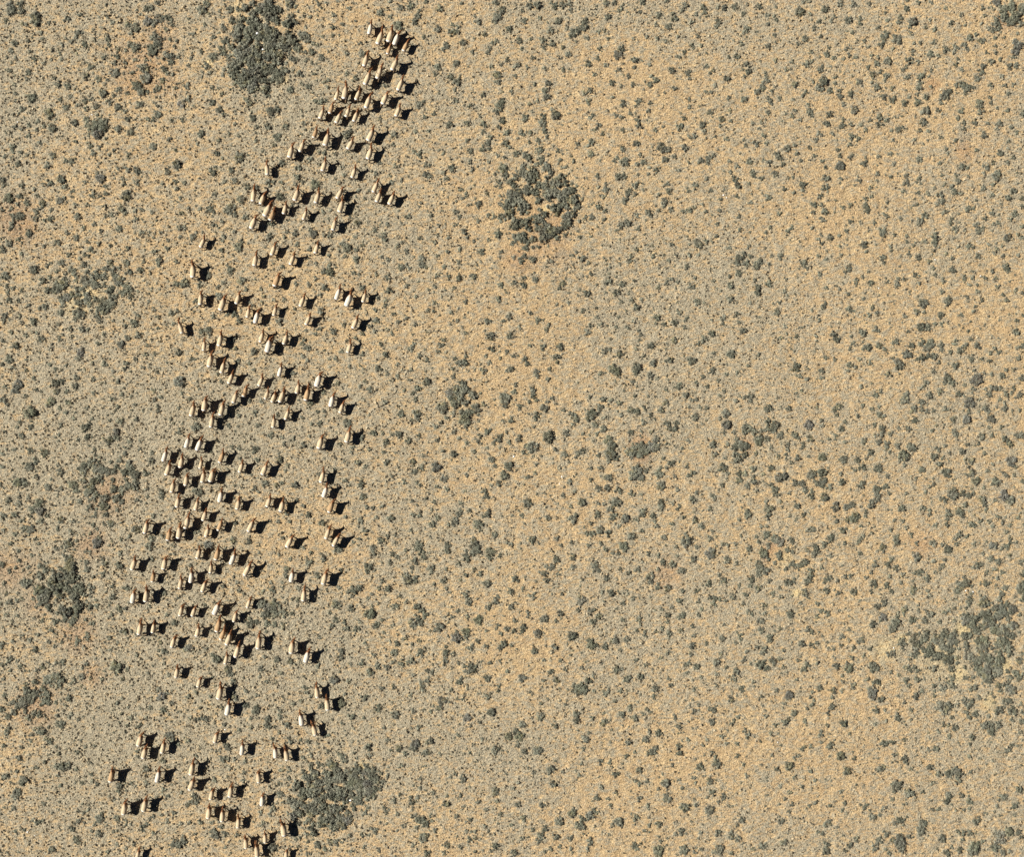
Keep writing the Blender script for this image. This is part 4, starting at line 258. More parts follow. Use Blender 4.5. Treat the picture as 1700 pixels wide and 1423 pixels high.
340 1136 3.541|3 7 2;24 4 2;31 6 2;17 7 3;18 9 2;24 12 3;10 14 2;4 12 1;11 24 2;6 23 1;7 18 1;31 14 3;30 16 3;27 20 2;31 13 2;38 13 1;37 21 3;36 24 3;38 25 2;20 27 2;1 20 3;27 26 2;44 19 3;44 16 2;46 23 2;49 24 3;48 19 1;46 8 1;50 6 1;58 2 2;60 5 2;62 7 2;57 10 2;52 12 2;69 13 3;80 11 4;83 6 2;89 0 1;63 20 1;70 23 1;73 30 2;86 19 3;84 18 1;75 21 1;80 23 1;93 20 2;94 8 3;93 9 1;104 3 2;102 14 3;102 16 2;112 18 4;112 20 1;111 2 2;110 11 1;104 2 1;105 26 2;111 24 1;107 33 2;96 37 3;95 38 2;90 33 1;88 26 1;83 30 1;114 38 3;118 41 2;109 39 1;97 42 2;116 48 2;105 48 1;81 43 3;82 45 3;79 41 2;72 40 2;63 42 2;61 39 1;58 43 2;56 33 2;61 34 2;49 32 2;50 34 2;44 29 2;40 32 2;13 36 3;14 38 3;9 38 1;4 38 1;11 44 3;14 44 2;18 44 2;9 43 1;15 50 2;23 52 2;20 49 1;24 46 2;6 57 2;23 57 2;39 57 2;42 60 1;45 51 2;50 56 1;63 47 2;62 49 2;73 46 3;75 48 4;77 50 3;72 48 2;64 54 2;58 52 2;60 55 3;69 56 2;73 55 3;76 57 3;71 57 2;56 60 2;56 65 3;63 61 4;64 64 4;61 64 3;68 62 3;71 61 2;75 62 3;78 64 3;74 65 4;70 66 3;67 68 3;79 67 3;77 68 3;82 70 2;84 68 2;65 70 3;62 72 3;65 75 3;60 74 3;57 71 3;54 71 2;51 71 2;53 75 3;56 76 3;54 77 2;61 80 3;64 82 2;59 82 2;55 82 2;69 79 4;69 82 3;73 77 4;75 73 4;77 75 4;79 78 3;80 74 2;74 80 4;76 85 3;80 82 4;83 80 4;84 76 3;86 78 2;82 84 3;73 84 2;87 74 2;83 51 2;86 53 2;87 56 4;89 58 4;91 57 3;86 60 3;90 62 3;92 60 3;91 65 3;91 69 2;92 71 2;88 50 2;95 52 4;97 54 3;93 55 2;95 59 4;98 57 3;100 55 3;101 57 3;100 62 3;99 65 3;97 62 2;94 63 2;104 52 2;107 54 2;105 58 2;107 51 1;89 47 2;114 65 2;111 69 2;112 70 1;113 76 2;107 76 2;105 73 2;108 74 1;117 84 2;107 82 1;100 86 3;98 85 2;94 76 2;94 75 1;85 89 2;92 89 2;86 98 2;94 96 2;74 94 2;77 93 3;73 92 2;70 96 2;66 94 3;61 93 2;63 92 1;59 97 1;60 100 2;102 98 2;44 65 3;46 65 1;32 76 2;40 74 3;38 77 2;34 82 2;33 84 1;29 71 1;9 84 2;6 89 4;5 87 3;12 88 3;19 89 2;14 93 1;12 96 2;15 99 1;2 95 1;4 82 2;40 96 4;38 96 3;42 98 1;54 91 1;56 90 1;66 47 2;70 52 2;67 59 3
680 1136 3.541|7 3 3;7 1 1;1 7 2;19 1 1;25 4 2;22 8 1;32 6 1;34 3 1;42 1 1;46 7 3;52 4 2;52 1 2;19 10 4;17 14 3;12 16 2;14 13 1;2 16 2;1 21 1;5 26 2;1 26 1;29 24 1;26 26 1;28 30 2;26 32 1;17 24 1;22 23 1;34 20 4;41 22 2;43 19 1;41 17 1;48 16 4;47 17 2;72 6 1;61 12 1;78 2 1;77 12 2;81 9 1;88 3 1;93 3 1;97 1 3;100 2 4;102 4 4;99 5 3;103 2 3;96 4 2;108 4 2;115 5 3;117 2 1;91 12 2;92 10 1;77 19 4;72 20 1;85 25 3;85 22 1;98 18 3;98 21 3;107 20 2;114 23 3;115 22 2;118 21 1;119 27 1;104 24 1;105 29 2;99 27 1;102 31 2;104 33 3;103 32 3;85 32 1;76 32 1;66 24 3;67 23 1;58 31 4;62 28 3;64 31 4;66 30 2;63 36 2;63 34 1;67 40 3;75 39 4;65 43 1;56 46 1;59 46 1;42 32 2;50 38 3;50 40 2;49 41 1;46 38 1;36 40 2;33 38 1;32 41 1;44 47 1;44 51 1;57 53 1;57 40 1;12 34 3;9 35 1;3 35 4;2 38 3;4 36 3;10 40 3;8 41 2;9 48 1;17 41 1;18 32 1;6 56 2;6 61 2;14 64 2;24 55 2;27 53 2;22 58 1;31 56 3;31 54 2;22 66 2;30 66 2;28 67 1;21 71 3;32 72 1;31 74 1;27 78 2;36 80 2;40 70 2;45 74 2;50 64 3;49 62 2;51 69 2;53 77 2;49 74 1;52 82 1;50 80 1;35 61 1;64 58 2;61 62 2;64 71 3;73 52 2;83 50 4;82 52 2;86 46 1;90 52 2;84 59 3;90 38 1;102 38 2;101 47 2;98 51 1;99 54 2;98 57 1;112 46 3;118 46 2;119 49 1;111 55 1;113 61 2;110 67 3;107 69 1;116 68 2;118 71 2;78 71 3;67 79 3;60 83 2;95 76 4;96 74 2;88 81 4;88 78 1;79 85 3;101 80 3;99 83 3;101 84 3;98 84 2;106 77 4;108 75 3;105 79 2;110 76 2;102 88 1;86 90 3;94 91 3;106 92 3;106 94 2;109 84 1;113 87 1;119 83 2;117 89 1;77 89 3;76 92 3;78 91 2;72 86 2;70 90 1;66 91 2;83 97 2;88 96 2;80 99 2;95 97 2;96 99 1;104 97 2;61 99 3;73 100 1;50 95 3;48 98 2;39 91 2;38 87 2;33 87 2;35 92 3;43 89 1;42 91 1;44 84 2;22 95 3;19 95 1;30 96 2;38 99 2;20 99 2;15 86 2;13 81 2;8 81 4;5 80 3;9 83 3;4 84 2;8 90 4;10 89 2;7 92 2;2 95 2;4 97 1;10 99 3;1 78 2;13 77 1;1 70 3;4 69 1;5 67 2;1 66 2;2 73 1;28 90 1
1020 1136 3.541|3 4 2;1 1 1;0 10 2;4 5 1;7 4 1;15 6 1;24 3 3;23 7 2;33 1 2;41 1 1;47 3 2;47 4 1;9 13 2;9 15 2;4 18 3;12 20 3;19 15 2;17 18 2;21 28 2;26 29 3;18 33 3;17 34 1;8 34 3;9 25 1;35 20 2;35 18 1;38 25 3;37 29 1;49 12 2;46 16 2;46 9 1;46 26 1;44 22 1;43 33 2;44 33 1;40 33 1;57 22 3;59 23 1;56 15 2;58 15 3;60 13 1;52 36 2;54 33 2;60 1 2;64 4 1;68 9 3;75 3 3;72 7 1;77 7 1;69 23 2;70 21 2;73 19 2;66 27 1;63 31 2;66 35 2;69 5 1;76 27 2;78 30 3;79 28 1;72 35 2;86 7 2;85 9 1;82 1 1;95 4 2;92 10 1;89 15 1;89 19 2;94 24 2;96 23 1;100 23 3;102 21 2;105 17 3;102 6 4;102 8 3;100 11 2;99 14 1;92 29 2;96 29 1;98 36 1;112 22 2;111 21 1;113 24 1;113 15 2;116 12 2;117 10 2;115 8 2;116 5 2;120 2 3;109 2 1;112 37 2;115 37 2;110 38 2;93 42 2;95 50 2;102 48 4;102 50 2;106 43 2;108 42 2;115 51 2;106 55 2;111 60 2;118 56 2;118 57 1;111 55 1;97 60 2;103 64 2;101 68 2;97 71 1;104 71 2;103 75 2;89 66 1;89 72 1;90 55 1;115 72 2;118 70 2;113 73 1;119 66 1;119 87 2;98 81 3;97 78 1;102 88 1;100 93 3;98 94 2;75 80 3;74 81 1;72 83 2;68 90 3;69 87 2;72 91 3;68 88 1;81 97 2;86 96 3;89 95 2;61 88 3;61 98 5;62 97 3;58 99 2;69 100 2;51 88 2;51 97 2;47 99 2;48 97 1;41 98 4;39 97 2;26 98 5;25 98 3;12 95 3;13 97 2;27 93 2;31 91 1;35 82 1;26 83 3;39 87 3;36 88 2;15 89 1;18 86 2;20 83 2;13 79 3;10 77 1;12 83 1;2 81 4;4 83 2;3 74 1;15 68 3;1 64 2;10 63 1;12 57 2;15 59 2;19 57 2;26 62 2;30 58 4;31 62 1;26 55 1;30 66 3;32 68 3;29 68 2;20 72 2;20 74 1;41 73 4;48 71 2;56 74 4;55 75 2;61 70 2;64 66 3;64 68 2;58 64 3;54 67 1;63 62 1;60 57 1;56 57 3;53 54 1;48 58 2;46 55 2;50 49 3;51 47 2;47 52 1;37 57 1;40 61 2;40 62 1;15 51 3;9 55 1;1 53 3;7 43 2;5 47 1;25 48 1;28 53 1;34 48 2;33 45 1;38 37 3;38 40 3;24 38 3;22 40 3;20 41 2;24 40 2;12 40 2;47 37 1;60 47 4;57 40 2;59 42 2;72 42 2;77 43 1;76 47 2;78 54 2;80 60 1;53 42 1;48 44 1;69 72 1;60 78 1;45 81 1
1360 1136 3.541|8 4 3;7 8 2;13 4 2;20 1 3;19 1 1;7 13 3;5 17 2;5 20 1;31 4 4;31 7 4;30 3 3;31 9 2;36 9 3;33 16 3;33 13 1;38 15 2;39 21 2;46 20 3;46 18 2;42 19 1;33 24 2;29 20 1;20 19 1;14 23 3;15 24 2;5 24 2;1 29 3;6 29 1;18 29 2;6 36 3;9 33 1;1 35 2;4 37 1;37 35 3;39 35 2;41 34 1;43 34 2;50 33 2;57 32 1;46 15 1;53 1 2;56 7 3;57 9 1;50 11 2;54 15 2;60 4 2;46 7 1;50 24 1;50 22 1;72 2 3;73 3 2;67 7 2;67 1 2;78 1 3;71 12 3;72 13 3;75 16 1;85 8 1;81 12 2;89 10 3;87 12 3;89 13 2;91 2 3;88 3 2;94 8 2;98 9 1;97 1 1;102 8 2;105 1 3;106 4 2;109 1 3;111 2 4;113 4 3;114 2 2;111 10 3;108 11 2;118 12 2;102 11 1;119 22 3;119 16 2;93 18 1;93 21 1;99 19 2;98 16 1;105 24 3;113 21 2;118 28 2;101 28 4;109 29 1;119 36 1;113 36 2;110 39 3;107 21 1;90 31 3;89 35 2;80 26 3;76 31 2;76 24 2;73 24 2;65 32 1;64 29 1;60 38 1;64 39 2;68 38 3;69 38 2;57 40 1;57 42 1;61 43 1;85 40 1;88 43 2;94 44 1;102 45 1;98 47 1;115 43 1;105 40 1;93 50 1;89 52 2;101 34 1;82 35 1;12 42 4;6 43 1;20 44 2;20 40 1;29 41 1;16 51 4;17 52 2;36 50 3;38 49 2;34 51 2;24 48 1;35 44 1;35 38 1;44 42 2;46 41 1;50 44 3;51 46 2;43 46 1;46 46 1;48 49 1;54 50 2;57 52 1;50 53 1;65 49 3;67 50 1;70 53 3;76 53 4;77 54 2;80 51 4;83 53 3;81 54 3;82 57 3;67 58 2;66 59 1;104 53 1;110 53 1;100 57 1;117 62 3;45 60 5;43 59 2;53 64 4;52 63 2;61 64 2;43 68 2;56 67 1;76 65 3;76 68 2;75 69 3;78 71 1;78 67 2;84 66 2;88 64 1;88 69 3;89 70 2;85 75 2;88 73 2;109 67 3;106 68 2;107 66 2;104 72 2;115 71 3;114 72 2;120 69 1;92 81 3;94 79 2;97 76 1;99 77 1;115 77 2;66 74 2;70 74 2;66 69 1;13 63 2;7 60 1;3 56 1;14 66 1;15 70 2;6 71 2;13 74 2;28 71 2;26 73 2;38 73 2;35 77 2;31 78 3;19 80 1;6 81 3;3 83 2;1 88 2;11 88 1;14 89 1;47 80 3;49 80 2;44 82 2;49 83 1;61 82 4;60 87 4;59 85 3;39 88 3;22 91 3;18 95 3;15 98 2;35 92 3;34 94 2;32 97 3;36 93 2;43 92 3;47 92 5;46 94 3;48 97 4;49 93 2;52 90 2;55 90 1;64 89 1;4 98 4;4 95 3;39 98 2;41 100 2;72 91 4;84 88 3;82 87 2;88 88 3;84 91 2;92 88 1;77 96 2;82 98 3;75 99 3;91 95 5;90 98 4;89 99 3;93 97 3;96 93 2;106 90 6;111 87 4;113 88 2;117 87 3;119 90 2;102 96 3;105 97 3;108 99 3;112 99 2;103 98 2;69 97 1;56 100 1;60 84 2
"""
HERD = """
A 520 20|785,300,825,110 905,440,1000,190 1055,410,1130,180 1140,450,1220,240 1045,585,1090,440 1270,540,1340,385 715,755,775,540 1110,810,1205,600 725,1015,820,780 900,930,980,720 1195,1095,1280,880 315,1230,360,1060 430,1215,480,965 600,1230,670,1050 975,1290,1060,1090
B 500 130|910,410,990,180 260,560,325,390 400,490,450,325 490,620,565,450 630,535,685,375 740,600,800,430 1335,525,1405,350 170,830,225,680 330,940,400,710 655,990,745,820 940,870,1035,660 935,1130,1005,920 295,1300,355,1115
C 400 220|830,265,900,75 680,345,735,130 370,590,360,400 165,965,190,730 275,1005,340,830 330,1175,440,945 410,1235,480,1050 600,1145,645,970 755,955,825,740 1050,990,1115,790 880,1225,935,1065 1355,925,1445,745 1385,1115,1450,900 1565,630,1625,455
D 400 290|140,755,225,540 1295,780,1345,590 430,1130,490,950 185,1280,220,1080 695,1265,765,1085 1045,1105,1095,940
D2 600 280 14.23|275,545,410,230 350,775,470,470 650,830,790,520
E 280 370|445,340,515,180 335,765,345,500 440,1150,455,940 725,1230,800,990 950,1140,1005,960 1490,890,1570,670 1105,1330,1140,1160 1480,1305,1520,1150
F 440 440|495,580,565,400 575,840,650,670 1000,480,1070,270 1145,575,1235,345 1380,520,1430,350 1240,890,1320,700 1165,1235,1220,1060 260,1115,325,930 25,1225,85,970
G 280 500|1215,305,1270,90 185,450,130,250 490,695,510,530 705,630,755,400 565,925,615,690 740,1010,795,810 845,1160,920,970 1290,575,1345,390 1270,1195,1335,1035 1550,1055,1600,870
H 300 590|740,670,800,470 880,580,935,410 140,855,200,640 320,780,355,550 555,845,610,620 420,1015,460,800 65,1300,120,1110 1300,1020,1325,830 1475,905,1535,730 1190,615,1245,470 1285,660,1345,500 1395,660,1475,440
I 420 580|610,620,655,450 740,720,795,490 890,520,960,290 1090,805,1145,590 1225,895,1285,720 1315,1310,1375,1090 925,1400,985,1180
J 250 700|650,405,730,190 170,560,230,360 215,755,285,540 410,650,455,450 690,665,725,520 720,860,760,660 835,850,895,630 970,580,1040,390 1250,715,1310,540 485,905,515,710 290,1000,330,800 365,1210,400,1020 625,1250,670,1080 965,1135,1010,930 1215,1240,1255,1060
K 400 740|300,410,380,215 365,865,425,680 555,930,605,730 1125,520,1180,310 1160,725,1225,530 1240,945,1310,730 100,1215,195,1000 1195,1315,1265,1110
L 210 790|255,815,305,590 580,915,620,720 730,885,760,650 825,745,890,510 1075,635,1130,460 1290,775,1360,600 1115,860,1165,700 995,1170,1045,990 1255,1190,1310,970 1465,1250,1550,1040 75,1330,140,1120 520,1320,560,1110
M 400 840|645,585,740,390 1300,570,1395,380 45,985,155,770 700,1075,740,880 1155,1110,1215,880 875,1345,900,1120
N 200 880|450,735,475,570 1265,610,1285,440 830,830,870,640 985,745,1015,530 1150,875,1215,680 160,1030,200,820 350,1015,385,770 835,1215,880,1030 1010,1220,1065,1060 1315,1195,1410,980
O 210 960|170,800,210,570 365,775,400,590 1270,760,1335,510 1325,870,1405,670 1410,945,1495,710 1535,1120,1605,880 1390,1215,1430,1040 985,825,1030,650 635,980,690,790 1510,620,1560,440
P 340 860|595,1270,650,1110
Q 340 970|745,915,775,660 1215,980,1250,740 1415,1105,1475,890
R 400 1070|1075,755,1060,540 1220,935,1205,700 855,1145,830,920 1045,1290,1005,1090
S 260 1080|270,385,305,200 580,520,625,360 870,690,925,440 985,915,1040,680 815,1305,860,1130
T 170 1190|500,420,560,210 570,595,620,390 835,520,880,310 105,930,155,690 760,930,815,700 1240,830,1290,590 1225,1045,1305,840
U 340 1190|515,540,540,330 995,585,985,390 1155,625,1130,410 755,940,745,740 795,1270,815,1070 345,1145,380,930 75,1180,115,995
V 170 1263|290,770,325,530 570,725,620,490 480,1400,520,1240
W 310 1263|295,825,325,600 490,870,510,650 715,960,735,770 830,1250,825,1050 1100,1175,1100,1000 1370,1075,1335,820 990,1370,975,1130 1395,1400,1405,1270
"""
# ------------------------------------------------------------------ shrub positions read off the photograph (tile pixels / 10, radius in 2-pixel units)
shrubs = []
for blk in SHRUBS.strip().split("\n"):
    h, bdy = blk.split("|"); h = h.split(); x0, y0 = float(h[0]), float(h[1]); s = float(h[2]) if len(h) > 2 else 5.0
    for t in bdy.split(";"):
        a, b, r = t.split(); a, b, r = float(a), float(b), float(r)
        shrubs.append((x0 + (a + random.uniform(-.35, .35)) * 10 / s, y0 + (b + random.uniform(-.35, .35)) * 10 / s, r))
# the thickets are all but closed: shrubs standing between the ones above
FILL = [(895, 338, 60, 62, 18, 85), (432, 60, 50, 62, 0, 85), (425, 118, 42, 34, 0, 36), (105, 975, 42, 46, 0, 46), (525, 1335, 50, 55, 0, 62), (590, 1300, 34, 34, 0, 30), (150, 485, 60, 40, 0, 26),
        (1645, 1060, 40, 72, 0, 46), (1560, 1075, 50, 38, 0, 26), (1675, 25, 26, 26, 0, 16), (455, 1018, 26, 22, 0, 9), (250, 90, 50, 60, 0, 10), (165, 212, 16, 18, 0, 8), (60, 1160, 40, 30, 0, 14), (180, 800, 45, 45, 0, 26), (1250, 745, 45, 28, 0, 7), (1060, 745, 22, 16, 0, 10), (770, 670, 26, 40, 0, 12), (1620, 1180, 60, 30, 0, 14)]
FR = np.random.default_rng(5)
for a, b, rx, ry, hole, n in FILL:
    for k in range(n):
        t, w = FR.uniform(0, 6.283), math.sqrt(FR.uniform((hole / rx) ** 2, 1)); shrubs.append((a + rx * w * math.cos(t), b + ry * w * math.sin(t), float(FR.choice([2, 3, 3, 3.9]))))
for a, b, rx, ry, hole, n in FILL:
    for k in range(int(n * 1.1)):
        t, w = FR.uniform(0, 6.283), 1 + abs(FR.normal(0, .38)); shrubs.append((a + rx * w * math.cos(t), b + ry * w * math.sin(t), float(FR.choice([.6, 1, 1, 1.6]))))
order = sorted(range(len(shrubs)), key=lambda i: (-shrubs[i][2] - random.random() * .3))
N_IND = 300
ind, rest = order[:N_IND], order[N_IND:]
NUM = "first second third fourth fifth sixth seventh eighth ninth tenth eleventh twelfth thirteenth fourteenth fifteenth sixteenth".split()

def shrub_dims(r, px=0, py=0):
    rad = (r * 2 * .95 + .6) * PX * random.uniform(.92, 1.1)
    tall = 1.45 if any(((px - a) / rx) ** 2 + ((py - b) / ry) ** 2 < 1 for a, b, rx, ry, hole, n in FILL[:5]) else 1.0
    return rad, rad * random.uniform(.55, .85) * tall

# names of the places in which the larger shrubs stand
THICK = [(895, 335, 72, "the round thicket near the middle of the upper half"), (432, 85, 88, "the dense thicket above and left of the herd"),
         (545, 1320, 70, "the dense thicket beside the herd's lower end"), (110, 975, 48, "the dark thicket by the left edge, below the middle"),
         (155, 485, 70, "the loose thicket by the left edge, above the middle"), (1640, 1080, 75, "the shrubby patch by the right edge, below the middle"),
         (240, 100, 62, "the reddish patch near the upper left corner"), (455, 1020, 24, "the shrub clump inside the lower herd")]
COLS = ["far left", "left", "centre-left", "centre", "centre-right", "right", "far right"]
ROWS = ["top edge", "upper part", "area above the middle", "middle band", "area below the middle", "lower part", "bottom edge"]
def place(px, py):
    for k, (a, b, r, nme) in enumerate(THICK):
        dd = math.hypot(px - a, py - b)
        if dd < r:
            if dd < r * .34: return (k, "c"), "the heart of " + nme
            s = int(((math.degrees(math.atan2(b - py, px - a)) + 45) % 360) // 90)
            return (k, s), ("the right side", "the top side", "the left side", "the bottom side")[s] + " of " + nme
    c, r = min(6, int(px / 1700 * 7)), min(6, int(py / 1423 * 7))
    return ("g", c, r), "the photo's " + COLS[c] + ", " + ROWS[r]
cells = {}
for i in ind:
    k, nme = place(shrubs[i][0], shrubs[i][1]); cells.setdefault(k, (nme, []))[1].append(i)
lab = {}
for k, (nme, L) in cells.items():
    L.sort(key=lambda i: shrubs[i][0])
    for q, i in enumerate(L):
        o = "the one large shrub" if len(L) == 1 else (NUM[q] + " large shrub from left")
        sh = nme.replace("the photo's ", "")
        lab[i] = (o + " in " + nme) if not nme.startswith("the photo") else (o + " in photo's " + sh)
        w = lab[i].split()
        if len(w) > 16: lab[i] = lab[i].replace("the dense thicket", "thicket").replace("the loose thicket", "thicket").replace("the dark thicket", "thicket").replace("the round thicket", "thicket").replace("the shrubby patch", "shrubby patch").replace("the middle of the ", "mid ")
        w = lab[i].split()
        if len(w) > 16: lab[i] = lab[i].replace(" from left", " rightward").replace("large shrub", "shrub").replace(" side of", " of")

BIGM = [mesh_np("shrub_foliage", *v, M_leaf) for v in BIG]
STM = [mesh_np("shrub_stems", *stems_mesh(R0), None, M_twig) for k in range(4)]
for q, i in enumerate(ind):
    px, py, r = shrubs[i]; x, y = wxy(px, py); rad, h = shrub_dims(r, px, py)
    e = bpy.data.objects.new("shrub", None); S.collection.objects.link(e)
    e.location = (x, y, float(gz(x, y))); e.rotation_euler = (0, 0, random.uniform(0, 6.28))
    e["label"] = lab[i]; e["category"] = "shrub"; e["group"] = "large grey-green shrubs scattered over the plain"
    f = bpy.data.objects.new("foliage", BIGM[q % len(BIGM)]); S.collection.objects.link(f); f.parent = e; f.scale = (rad, rad * random.uniform(.85, 1.1), h); jj = random.uniform(.85, 1.25); f.color = (jj, jj * random.uniform(.96, 1.02), jj * random.uniform(.9, 1.1), 1)
    s = bpy.data.objects.new("stems", STM[q % 4]); S.collection.objects.link(s); s.parent = e; s.scale = (rad, rad, h)

items = []
for i in rest:
    px, py, r = shrubs[i]; x, y = wxy(px, py); rad, h = shrub_dims(r, px, py)
    var = BIG if r >= 4 else MED if r >= 3 else SML
    items.append((var[rng.integers(len(var))], x, y, float(gz(x, y)), rad, h, rng.uniform(0, 6.28), rng.uniform(.8, 1.45 if r < 2.5 else 1.25)))
o = bpy.data.objects.new("small_shrubs", merge("small_shrubs", items, M_leaf)); S.collection.objects.link(o); o["kind"] = "stuff"

# low cover between the shrubs: tussocks and seedlings, thicker where the soil is grey
items = []; n_try = 76000
xs = rng.uniform(-74, 74, n_try); ys = rng.uniform(-63, 63, n_try)
dens = .24 + 1.0 * (fbm(xs * .07 + 3, ys * .07, 51, 4) - .35) + .5 * np.clip((-xs + 5) / 55, 0, 1)
keep = rng.random(n_try) < dens * 1.15
xs, ys = xs[keep], ys[keep]; zs = gz(xs, ys)
for x, y, z in zip(xs, ys, zs):
    r = .075 + .10 * rng.random() ** 2.2
    items.append((TNY[rng.integers(10)], x, y, z - .01, r, r * rng.uniform(.9, 1.9), rng.uniform(0, 6.28), rng.uniform(.6, 1.15)))
o = bpy.data.objects.new("ground_cover", merge("ground_cover", items, M_cover)); S.collection.objects.link(o); o["kind"] = "stuff"
items = []; n_try = 15000                      # dark seedlings
xs = rng.uniform(-74, 74, n_try); ys = rng.uniform(-63, 63, n_try)
dens = .20 + 1.3 * (fbm(xs * .1 + 9, ys * .1, 71, 3) - .42) + .42 * np.clip((-xs - 5) / 40, 0, 1)
keep = rng.random(n_try) < dens; xs, ys = xs[keep], ys[keep]; zs = gz(xs, ys)
for x, y, z in zip(xs, ys, zs):
    r = .08 + .17 * rng.random() ** 2.2
    items.append((TNY[rng.integers(10)] if r < .13 else SML[rng.integers(16)], x, y, z, r, r * rng.uniform(.7, 1.1), rng.uniform(0, 6.28), rng.uniform(.85, 1.6)))
o = bpy.data.objects.new("dwarf_shrub_undergrowth", merge("dwarf_shrub_undergrowth", items, M_leaf)); S.collection.objects.link(o); o["kind"] = "stuff"

# ------------------------------------------------------------------ antelopes
def coat_material():
    m, n, b = mat("antelope_coat")
    at = nd(n, "ShaderNodeAttribute", attribute_name="tint"); sep = nd(n, "ShaderNodeSeparateColor"); n.links.new(at.outputs["Color"], sep.inputs[0])
    oi = nd(n, "ShaderNodeObjectInfo")
    tc = nd(n, "ShaderNodeTexCoord").outputs["Object"]
    base = mix(n, 1.0, oi.outputs["Color"], mix(n, ramp(n, noise(n, tc, 7.0, 3), .3, .7), (.86, .84, .82), (1, 1, 1)), 'MULTIPLY')
    base = mix(n, sep.outputs[2], base, (.30, .20, .115))
    base = mix(n, sep.outputs[0], base, (.18, .075, .028))
    base = mix(n, sep.outputs[1], base, (.80, .76, .68))
    n.links.new(base, b.inputs["Base Color"]); b.inputs["Roughness"].default_value = .75
    return m
M_coat = coat_material()
M_horn, n_, b_ = mat("antelope_horn"); b_.inputs["Base Color"].default_value = (.05, .035, .025, 1); b_.inputs["Roughness"].default_value = .5
M_tail, n_, b_ = mat("antelope_tail"); b_.inputs["Base Color"].default_value = (.10, .06, .04, 1)

def loft(pts, n=14):
    """pts: (x, y, z, half width, half depth) along a centre line in the y-z plane mostly"""
    P = [Vector(p[:3]) for p in pts]; V, F = [], []
    for k, p in enumerate(pts):
        t = (P[min(k + 1, len(P) - 1)] - P[max(k - 1, 0)]).normalized()
        sd = Vector((1, 0, 0)); sd = (sd - t * sd.dot(t)).normalized(); up = sd.cross(t).normalized()
        for j in range(n):
            a = 2 * math.pi * j / n; V.append(P[k] + sd * math.cos(a) * p[3] + up * math.sin(a) * p[4])
    for k in range(len(pts) - 1):
        for j in range(n):
            j2 = (j + 1) % n; F.append((k * n + j, k * n + j2, (k + 1) * n + j2, (k + 1) * n + j))
    F.append(tuple(range(n))[::-1]); F.append(tuple((len(pts) - 1) * n + j for j in range(n)))
    return V, F

